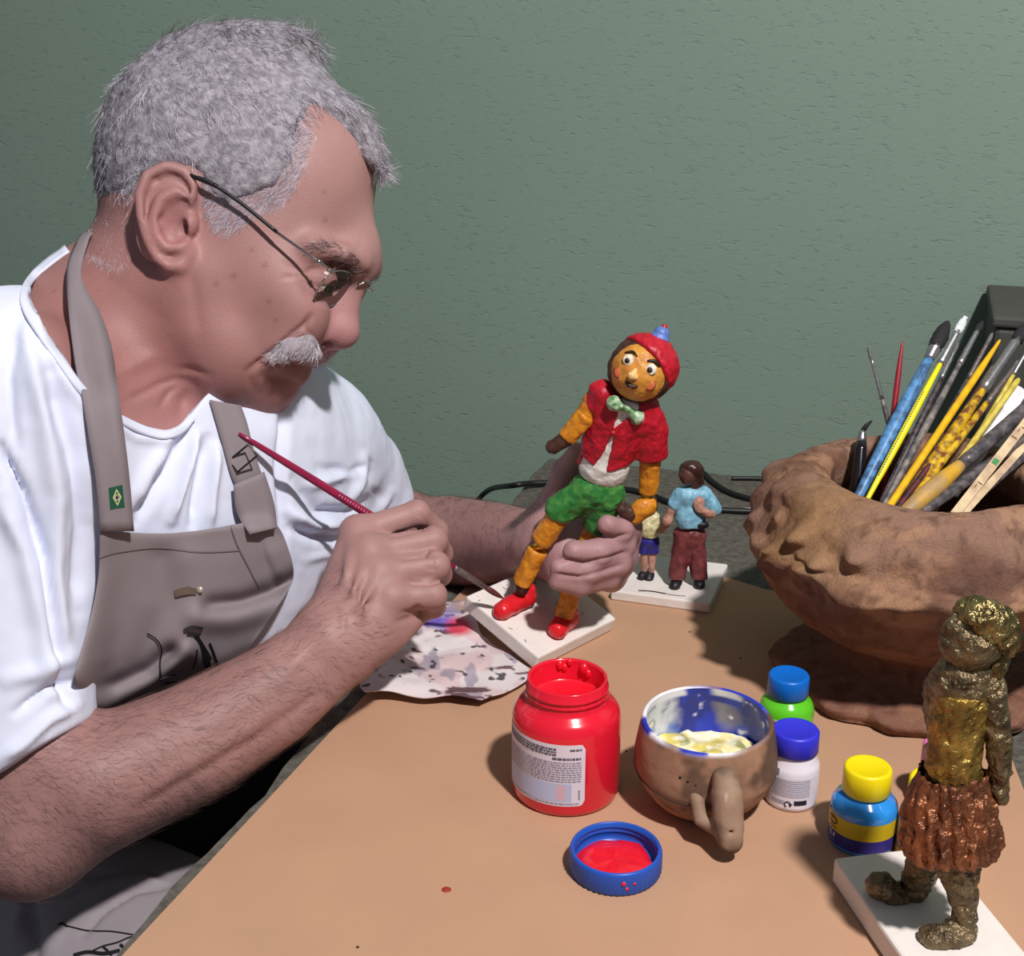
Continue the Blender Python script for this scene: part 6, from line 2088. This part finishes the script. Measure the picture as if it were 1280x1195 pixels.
f = Field(); f.tube([kb - hu * .001, kb + hu * .002], [.0078, .0062]); sd('cap_band', f, p_blue, fig, h=.0009, amp=.0003)
f = Field(); f.tube([kb + hu * .004, kb + hu * .0075], [.0046, .0026]); sd('cap_knob', f, p_red, fig, h=.0009, amp=.0003)
p_wh2 = pm('eye_white_paint', (228, 216, 196), None)
for a in (-.0095, .0095):
    V, F = tubem(c2w(np.array([onface(a, .006, .0005), onface(a, .006, .0012)])), [.0046, .0040], 18); e = add('eye', V, F, p_wh2, fig)
    V, F = tubem(c2w(np.array([onface(a - .0006, .0052, .0010), onface(a - .0006, .0052, .0019)])), [.0022, .0018], 14); add('pupil', V, F, p_dark, e)
    V, F = tubem(c2w(np.array([onface(a + s * .0052, .0108 + .0020 * (1 - s * s) - (.001 if s * a > 0 else 0), .0006) for s in np.linspace(-1, 1, 7)])), [.0006, .001, .0013, .0014, .0013, .001, .0006], 8); add('eyebrow', V, F, p_dark, fig)
    V, F = tubem(c2w(np.array([onface(a * 1.35, -.006, -.0008), onface(a * 1.35, -.006, .0004)])), [.0050, .0030], 16); add('cheek', V, F, p_cheek, fig)
f = Field(); f.tube([onface(-.0010, .001, 0), onface(-.0022, -.0042, .0020)], [.0018, .0033]); f.sph(onface(.0008, -.0040, .0006), .0022, k=.002); sd('nose', f, pm('painted_cream', (226, 184, 118), None), fig, h=.0007, amp=.0003)
V, F = tubem(c2w(np.array([onface(-.005 + .010 * s, -.0100 - .0022 * math.sin(s * 3.14), .0006) for s in np.linspace(0, 1, 9)])), [.0007, .0013, .0018, .002, .002, .002, .0018, .0013, .0007], 8); add('mouth', V, F, p_dark, fig)
V, F = tubem(c2w(np.array([onface(-.003, -.0122, .0012), onface(0, -.0130, .0016), onface(.003, -.0122, .0012)])), [.0008, .0014, .0008], 8); add('lip', V, F, p_cheek, fig)

# ------------------------------------------------------------------ the brush in his hand
hb = thing('paintbrush', W(300, 543, 1.016), 'magenta handled brush held in the right hand, touching the red shoe', 'brush')
A = W(299, 542, 1.018); tp_ = c2w(onplate(631, 752, .011)); 
tipd = -w2c(tp_)[2]
E = W(629, 748, tipd - .006)
ax = (E - A); LB = np.linalg.norm(ax); ax /= LB
m_mag = mat('magenta_lacquer', lin((170, 26, 66)), rough=.25, coat=.5, col2=lin((96, 26, 72)), vscale=14, var=.05)
xs = np.linspace(0, 1, 16)
V, F = tubem(np.array([A + ax * LB * x for x in xs * .80]), [.0012, .0022, .0026, .0029, .0031, .0033, .0034, .0035, .0036, .0036, .0036, .0036, .0035, .0033, .0030, .0027], 14)
add('handle', V, F, m_mag, hb)
V, F = tubem(np.array([A + ax * LB * x for x in (.79, .80, .83, .835, .84, .845, .85, .93)]), [.0028, .0029, .0028, .0031, .0027, .0030, .0027, .0022], 14)
add('ferrule', V, F, m_dirty, hb)
V, F = tubem(np.array([A + ax * LB * x for x in (.925, .94, .96, .98, 1.0)]), [.0022, .0026, .0026, .0019, .0006], 14)
add('bristles', V, F, mat('reddened_bristle', lin((92, 44, 44)), rough=.6, var=.3, vscale=400), hb)
lm = lettering(mat('pale_lettering', lin((190, 150, 176)), rough=.5), .34, .50, 16, -.4)
lm(hb, A, ax, LB, .0034)

# ------------------------------------------------------------------ adult and child figurine
c1, c2_, c3 = onb(763, 750), onb(887, 767), onz(902, 708, .010)
X1 = c2_ - c1; LX = np.linalg.norm(X1); X1 /= LX; Y1 = np.array((-X1[1], X1[0], 0))
LY = abs((c3 - c2_) @ Y1)
pair = thing('figurine_pair', c1 + X1 * LX / 2 + Y1 * LY / 2, 'small figurine of an adult in blue shirt holding a child\'s hand, on a white base', 'figurine')
V, F = boxm(c1 + X1 * LX / 2 + Y1 * LY / 2 + np.array((0, 0, .005)), LX, LY, .010, X1, Y1)
bevel(add('base', V, F, m_plate, pair, smooth=False), .0015, 2)
zt = ZB + .010
def brushmark(pts, wd, m, nm):
    c = spline([onz(u, v, zt + .0003) for u, v in pts], 16); T = np.gradient(c, axis=0); T /= np.linalg.norm(T, axis=1)[:, None]
    S2 = np.stack([-T[:, 1], T[:, 0], T[:, 2] * 0], 1); G = np.stack([c - S2 * wd / 2, c + S2 * wd / 2], 1)
    V, F = gridm(G); return add(nm, V, F, m, pair)
brushmark([(798, 738), (815, 739), (832, 742)], .0022, p_dark, 'painted_signature')
brushmark([(832, 742), (845, 744), (857, 745)], .0016, pm('pewter_paint', (140, 140, 134), None), 'painted_signature')
def stand(foot_u, foot_v):
    d0 = -w2c(onz(foot_u, foot_v, zt))[2]
    def q(u, v, off=0.0): return P(u, v, d0 - (foot_v - v) * d0 / FPX / .94 * .342 - off)
    return q
qa = stand(858, 732); qc = stand(809, 722)
p_maroon = pm('painted_maroon', (104, 48, 52), (128, 66, 66), 120)
p_lblue = pm('painted_light_blue', (136, 190, 214), (112, 160, 186), 140)
p_skin = pm('painted_skin', (186, 140, 122), (160, 116, 100), 160)
p_cream = pm('painted_cream_shirt', (222, 212, 170), (170, 164, 120), 240)
p_navy = pm('painted_navy', (44, 44, 130), None)
p_hair = pm('painted_dark_hair', (62, 38, 32), None, rough=.25)
p_black = pm('painted_black', (32, 30, 36), None)
kw = dict(h=.0010, amp=.0005)
f = Field(); f.tube([qa(843, 733, .006), qa(846, 726)], [.0052, .0055]); sd('shoe', f, p_black, pair, **kw)
f = Field(); f.tube([qa(874, 732, .006), qa(874, 725)], [.0050, .0052]); sd('shoe', f, p_black, pair, **kw)
f = Field(); f.ell(qa(862, 668), (.0150, .012, .0105)); f.tube([qa(854, 672), qa(846, 720)], [.0092, .0082], k=.003); f.tube([qa(869, 672), qa(874, 720)], [.0092, .0080], k=.003); f.half(qa(860, 659), (0, 1., 0)); f.half(qa(860, 725), (0, -1., 0))
sd('trousers', f, p_maroon, pair, **kw)
f = Field(); f.ell(qa(863, 640), (.0152, .021, .0112)); f.ell(qa(864, 620), (.0172, .010, .0100), k=.004)
f.tube([qa(852, 618), qa(843, 630, .002)], [.0068, .0065], k=.004); f.tube([qa(880, 618), qa(893, 636, .002)], [.0075, .0072], k=.004); f.half(qa(860, 661), (0, -1., 0))
sd('shirt', f, p_lblue, pair, **kw)
f = Field(); f.tube([qa(841, 633, .003), qa(835, 648, .004)], [.0042, .0036]); f.sph(qa(834, 651, .005), .0050, k=.003); sd('arm', f, p_skin, pair, **kw)
f = Field(); f.tube([qa(894, 640, .003), qa(886, 643, .012), qa(878, 638, .013)], [.0044, .0040, .0036]); f.ell(qa(874, 630, .0115), (.0055, .0075, .003), k=.003); sd('arm', f, p_skin, pair, **kw)
f = Field(); f.ell(qa(876, 656, .009), (.008, .004, .004)); sd('bag', f, p_black, pair, **kw)
f = Field(); f.tube([qa(868, 612), qa(866, 596)], [.0050, .0060]); sd('neck', f, p_brown, pair, **kw)
f = Field(); f.ell(qa(860, 591, .002), (.0085, .0115, .0085)); sd('face', f, pm('painted_dark_skin', (92, 60, 50), None), pair, **kw)
f = Field(); f.ell(qa(864, 586, .0), (.0112, .0082, .0100)); f.tube([qa(868, 590), qa(874, 602)], [.0075, .005], k=.005); sd('hair', f, p_hair, pair, **kw)
# child
f = Field(); f.tube([qc(802, 721, .004), qc(806, 717)], [.0042, .0044]); sd('shoe', f, p_black, pair, **kw)
f = Field(); f.tube([qc(811, 724, .005), qc(813, 718)], [.0044, .0044]); sd('shoe', f, p_black, pair, **kw)
f = Field(); f.tube([qc(805, 690), qc(805, 714)], [.0036, .0030]); sd('leg', f, p_skin, pair, **kw)
f = Field(); f.tube([qc(816, 690), qc(814, 716)], [.0036, .0030]); sd('leg', f, p_skin, pair, **kw)
f = Field(); f.ell(qc(811, 676), (.0098, .008, .0080)); f.tube([qc(806, 680), qc(805, 690)], .0055, k=.002); f.tube([qc(817, 680), qc(817, 690)], .0055, k=.002); f.half(qc(811, 693), (0, -1., 0)); sd('shorts', f, p_navy, pair, **kw)
f = Field(); f.ell(qc(812, 656), (.0108, .0150, .0085)); f.tube([qc(818, 648), qc(824, 656)], [.0058, .0050], k=.003); f.half(qc(811, 673), (0, -1., 0)); sd('shirt', f, p_cream, pair, **kw)
f = Field(); f.tube([qc(824, 658, .001), qc(826, 663, .003), qc(833, 656, .005)], [.0036, .0034, .0036]); sd('arm', f, p_skin, pair, **kw)
f = Field(); f.ell(qc(811, 630, .001), (.0088, .0105, .0090)); sd('head', f, p_hair, pair, **kw)

# ------------------------------------------------------------------ bronze girl in the foreground
m_bz = mat('bronze_painted_skin', lin((136, 118, 88)), rough=.30, metal=.7, col2=lin((96, 82, 62)), vscale=70, var=.3, bump=1.0, bscale=210, bdist=.004)
m_bg = mat('gold_painted_bodice', lin((184, 150, 76)), rough=.26, metal=.75, col2=lin((130, 104, 54)), vscale=80, var=.3, bump=1.0, bscale=180, bdist=.004)
m_bc = mat('copper_painted_skirt', lin((168, 108, 74)), rough=.30, metal=.7, col2=lin((120, 76, 56)), vscale=80, var=.3, bump=1.0, bscale=200, bdist=.004)
m_bh = mat('pale_gold_hair', lin((176, 156, 104)), rough=.24, metal=.9, col2=lin((96, 82, 54)), vscale=60, var=.3, bump=1.0, bscale=150, bdist=.005)
ztb = ZB + .018
bl_, br_ = onz(1042, 1072, ztb), onz(1180, 1066, ztb)
lf_ = onz(1127, 1195, ztb)
Yb = bl_ - lf_; Yb /= np.linalg.norm(Yb); Xb = np.array((Yb[1], -Yb[0], 0)); BWd = (br_ - bl_) @ Xb; BLn = .165
girl = thing('girl_statuette', bl_ + Xb * BWd / 2 - Yb * BLn / 2 - np.array((0, 0, .018)), 'bronze painted statuette of a walking girl with pleated skirt, on a white base', 'figurine')
V, F = boxm(bl_ + Xb * BWd / 2 - Yb * BLn / 2 - np.array((0, 0, .009)), BWd, BLn, .018, Xb, Yb)
bevel(add('base', V, F, m_plate, girl, smooth=False), .002, 2)
d0 = -w2c(onz(1200, 1172, ztb))[2]
def g(u, v, off=0.0): return P(u, v, d0 - (1172 - v) * d0 / FPX / .94 * .342 - off)
d1 = -w2c(onz(1120, 1120, ztb))[2]
def g2(u, v): return P(u, v, d1 - (1120 - v) * d1 / FPX / .94 * .342)
kg = dict(h=.0013, amp=.0013, fr=230)
f = Field(); f.tube([g(1166, 1174, .004), g(1186, 1171, .004), g(1203, 1162, .0)], [.0082, .0092, .0092]); f.half(w2c(CL * 0 + np.array((0, 0, TZ + ztb + .0004))), w2c(CL + np.array((0, 0, -1.))) - w2c(CL)); sd('shoe', f, m_bz, girl, **kg)
f = Field(); f.tube([g2(1100, 1108), g2(1120, 1124), g2(1138, 1134)], [.0085, .0105, .0095]); f.half(w2c(np.array((0, 0, TZ + ztb + .0004))), w2c(CL + np.array((0, 0, -1.))) - w2c(CL)); sd('shoe', f, m_bz, girl, **kg)
f = Field(); f.tube([g(1206, 1160), g(1204, 1120), g(1199, 1095), g(1200, 1050)], [.0068, .0078, .0112, .0125]); sd('leg', f, m_bz, girl, **kg)
f = Field(); f.tube([g2(1138, 1126), g2(1147, 1100), P(1158, 1070, (d0 + d1) / 2 - .006), P(1172, 1035, d0 - .030)], [.0070, .0095, .0105, .0105]); sd('leg', f, m_bz, girl, **kg)
# pleated skirt
sc0, sc1 = g(1189, 962), g(1187, 1064); axs = sc1 - sc0; SLn = np.linalg.norm(axs); axs /= SLn
sx = np.array((1., 0, 0)) - axs * axs[0]; sx /= np.linalg.norm(sx); sy = np.cross(axs, sx)
V = []; n = 180; m_ = 40
for i in range(m_):
    t = i / (m_ - 1)
    R = np.interp(t, (0, .1, .3, .6, .85, .95, 1.0), (.0172, .0185, .0218, .0242, .0252, .0244, .0200))
    for j in range(n):
        a = 2 * math.pi * j / n
        pl = 1 + (.095 + .06 * t) * abs(math.sin(a * 10 + 1.3 * t)) - .05
        V.append(sc0 + axs * SLn * t + (sx * math.cos(a) * 1.06 + sy * math.sin(a) * .92) * R * pl)
for i, R in ((0, .012), (1, .001)):
    for j in range(n):
        a = 2 * math.pi * j / n; V.append(sc0 + axs * SLn * (.97) + (sx * math.cos(a) + sy * math.sin(a)) * R)
V = np.array(V); m2 = m_ + 2
F = [(i * n + j, i * n + (j + 1) % n, (i + 1) * n + (j + 1) % n, (i + 1) * n + j) for i in range(m2 - 1) for j in range(n)]
V = V + (.0016 * np.stack([fbm(V + k, 130, 3) for k in (2, 6, 9)], 1))
add('skirt', c2w(V), F, m_bc, girl)
f = Field(); f.tube([g(1190, 972), g(1193, 930), g(1200, 885), g(1203, 862)], [.0158, .0152, .0156, .0150]); [f.tube([g(1203 + x * 1.05, 868, .0150 - .00002 * x * x), g(1197 + x, 915, .0150 - .00002 * x * x), g(1191 + x * 1.02, 962, .0165 - .00002 * x * x)], .0030, k=.003) for x in (-24, -12, 0, 12, 24)]; f.half(g(1200, 858), g(1202, 840) - g(1198, 880), 'i', .002); sd('bodice', f, m_bg, girl, **kg)
f = Field(); f.ell(g(1204, 852), (.0165, .0150, .0130)); f.tube([g(1204, 850), g(1222, 815)], [.0120, .0085], k=.008); f.ell(g(1184, 852, -.006), (.009, .009, .009), k=.006); f.half(g(1200, 874), g(1198, 890) - g(1202, 860)); sd('shoulders', f, m_bz, girl, **kg)
f = Field(); f.tube([g(1236, 858, .004), g(1243, 895, .006), g(1249, 930, .006), g(1251, 966, .004), g(1248, 984, .002)], [.0088, .0078, .0072, .0060, .0050]); f.tube([g(1248, 984, .002), g(1250, 996, .003)], [.0062, .0050], k=.003); sd('arm', f, m_bz, girl, **kg)
f = Field(); f.tube([g(1172, 858, -.012), g(1168, 900, -.018), g(1178, 940, -.014)], [.0075, .0062, .0052]); sd('arm', f, m_bz, girl, **kg)
f = Field(); f.ell(g(1218, 795), (.0160, .0185, .0155), np.array(((.96, -.26, 0), (.26, .96, 0), (0, 0, 1.)))); f.sph(g(1197, 800), .0075, k=.008); f.tube([g(1192, 778, .002), g(1188, 788, .002)], [.003, .0038], k=.004); f.tube([g(1195, 806), g(1204, 817)], [.006, .008], k=.006)
sd('head', f, m_bz, girl, h=.0013, amp=.0010, fr=200)
f = Field(); f.ell(g(1233, 777, .001), (.0178, .0120, .0165), np.array(((.90, -.43, 0), (.43, .90, 0), (0, 0, 1.)))); f.sph(g(1253, 800), .0085, k=.01)
sd('hair', f, m_bh, girl, h=.0012, amp=.0020, fr=210)
f = Field(); f.tube([g(1252, 812), g(1246, 830, .004), g(1241, 845, .006)], [.0062, .0055, .0035]); sd('braid', f, m_bh, girl, h=.0013, amp=.0018, fr=150)

# ------------------------------------------------------------------ turn the finished room square to the axes
RZ = Matrix.Rotation(math.radians(16.3), 4, 'Z')
bpy.context.view_layer.update()
for o in list(scene.objects):
    if o.parent is None:
        o.matrix_world = RZ @ o.matrix_world
bpy.context.view_layer.update()
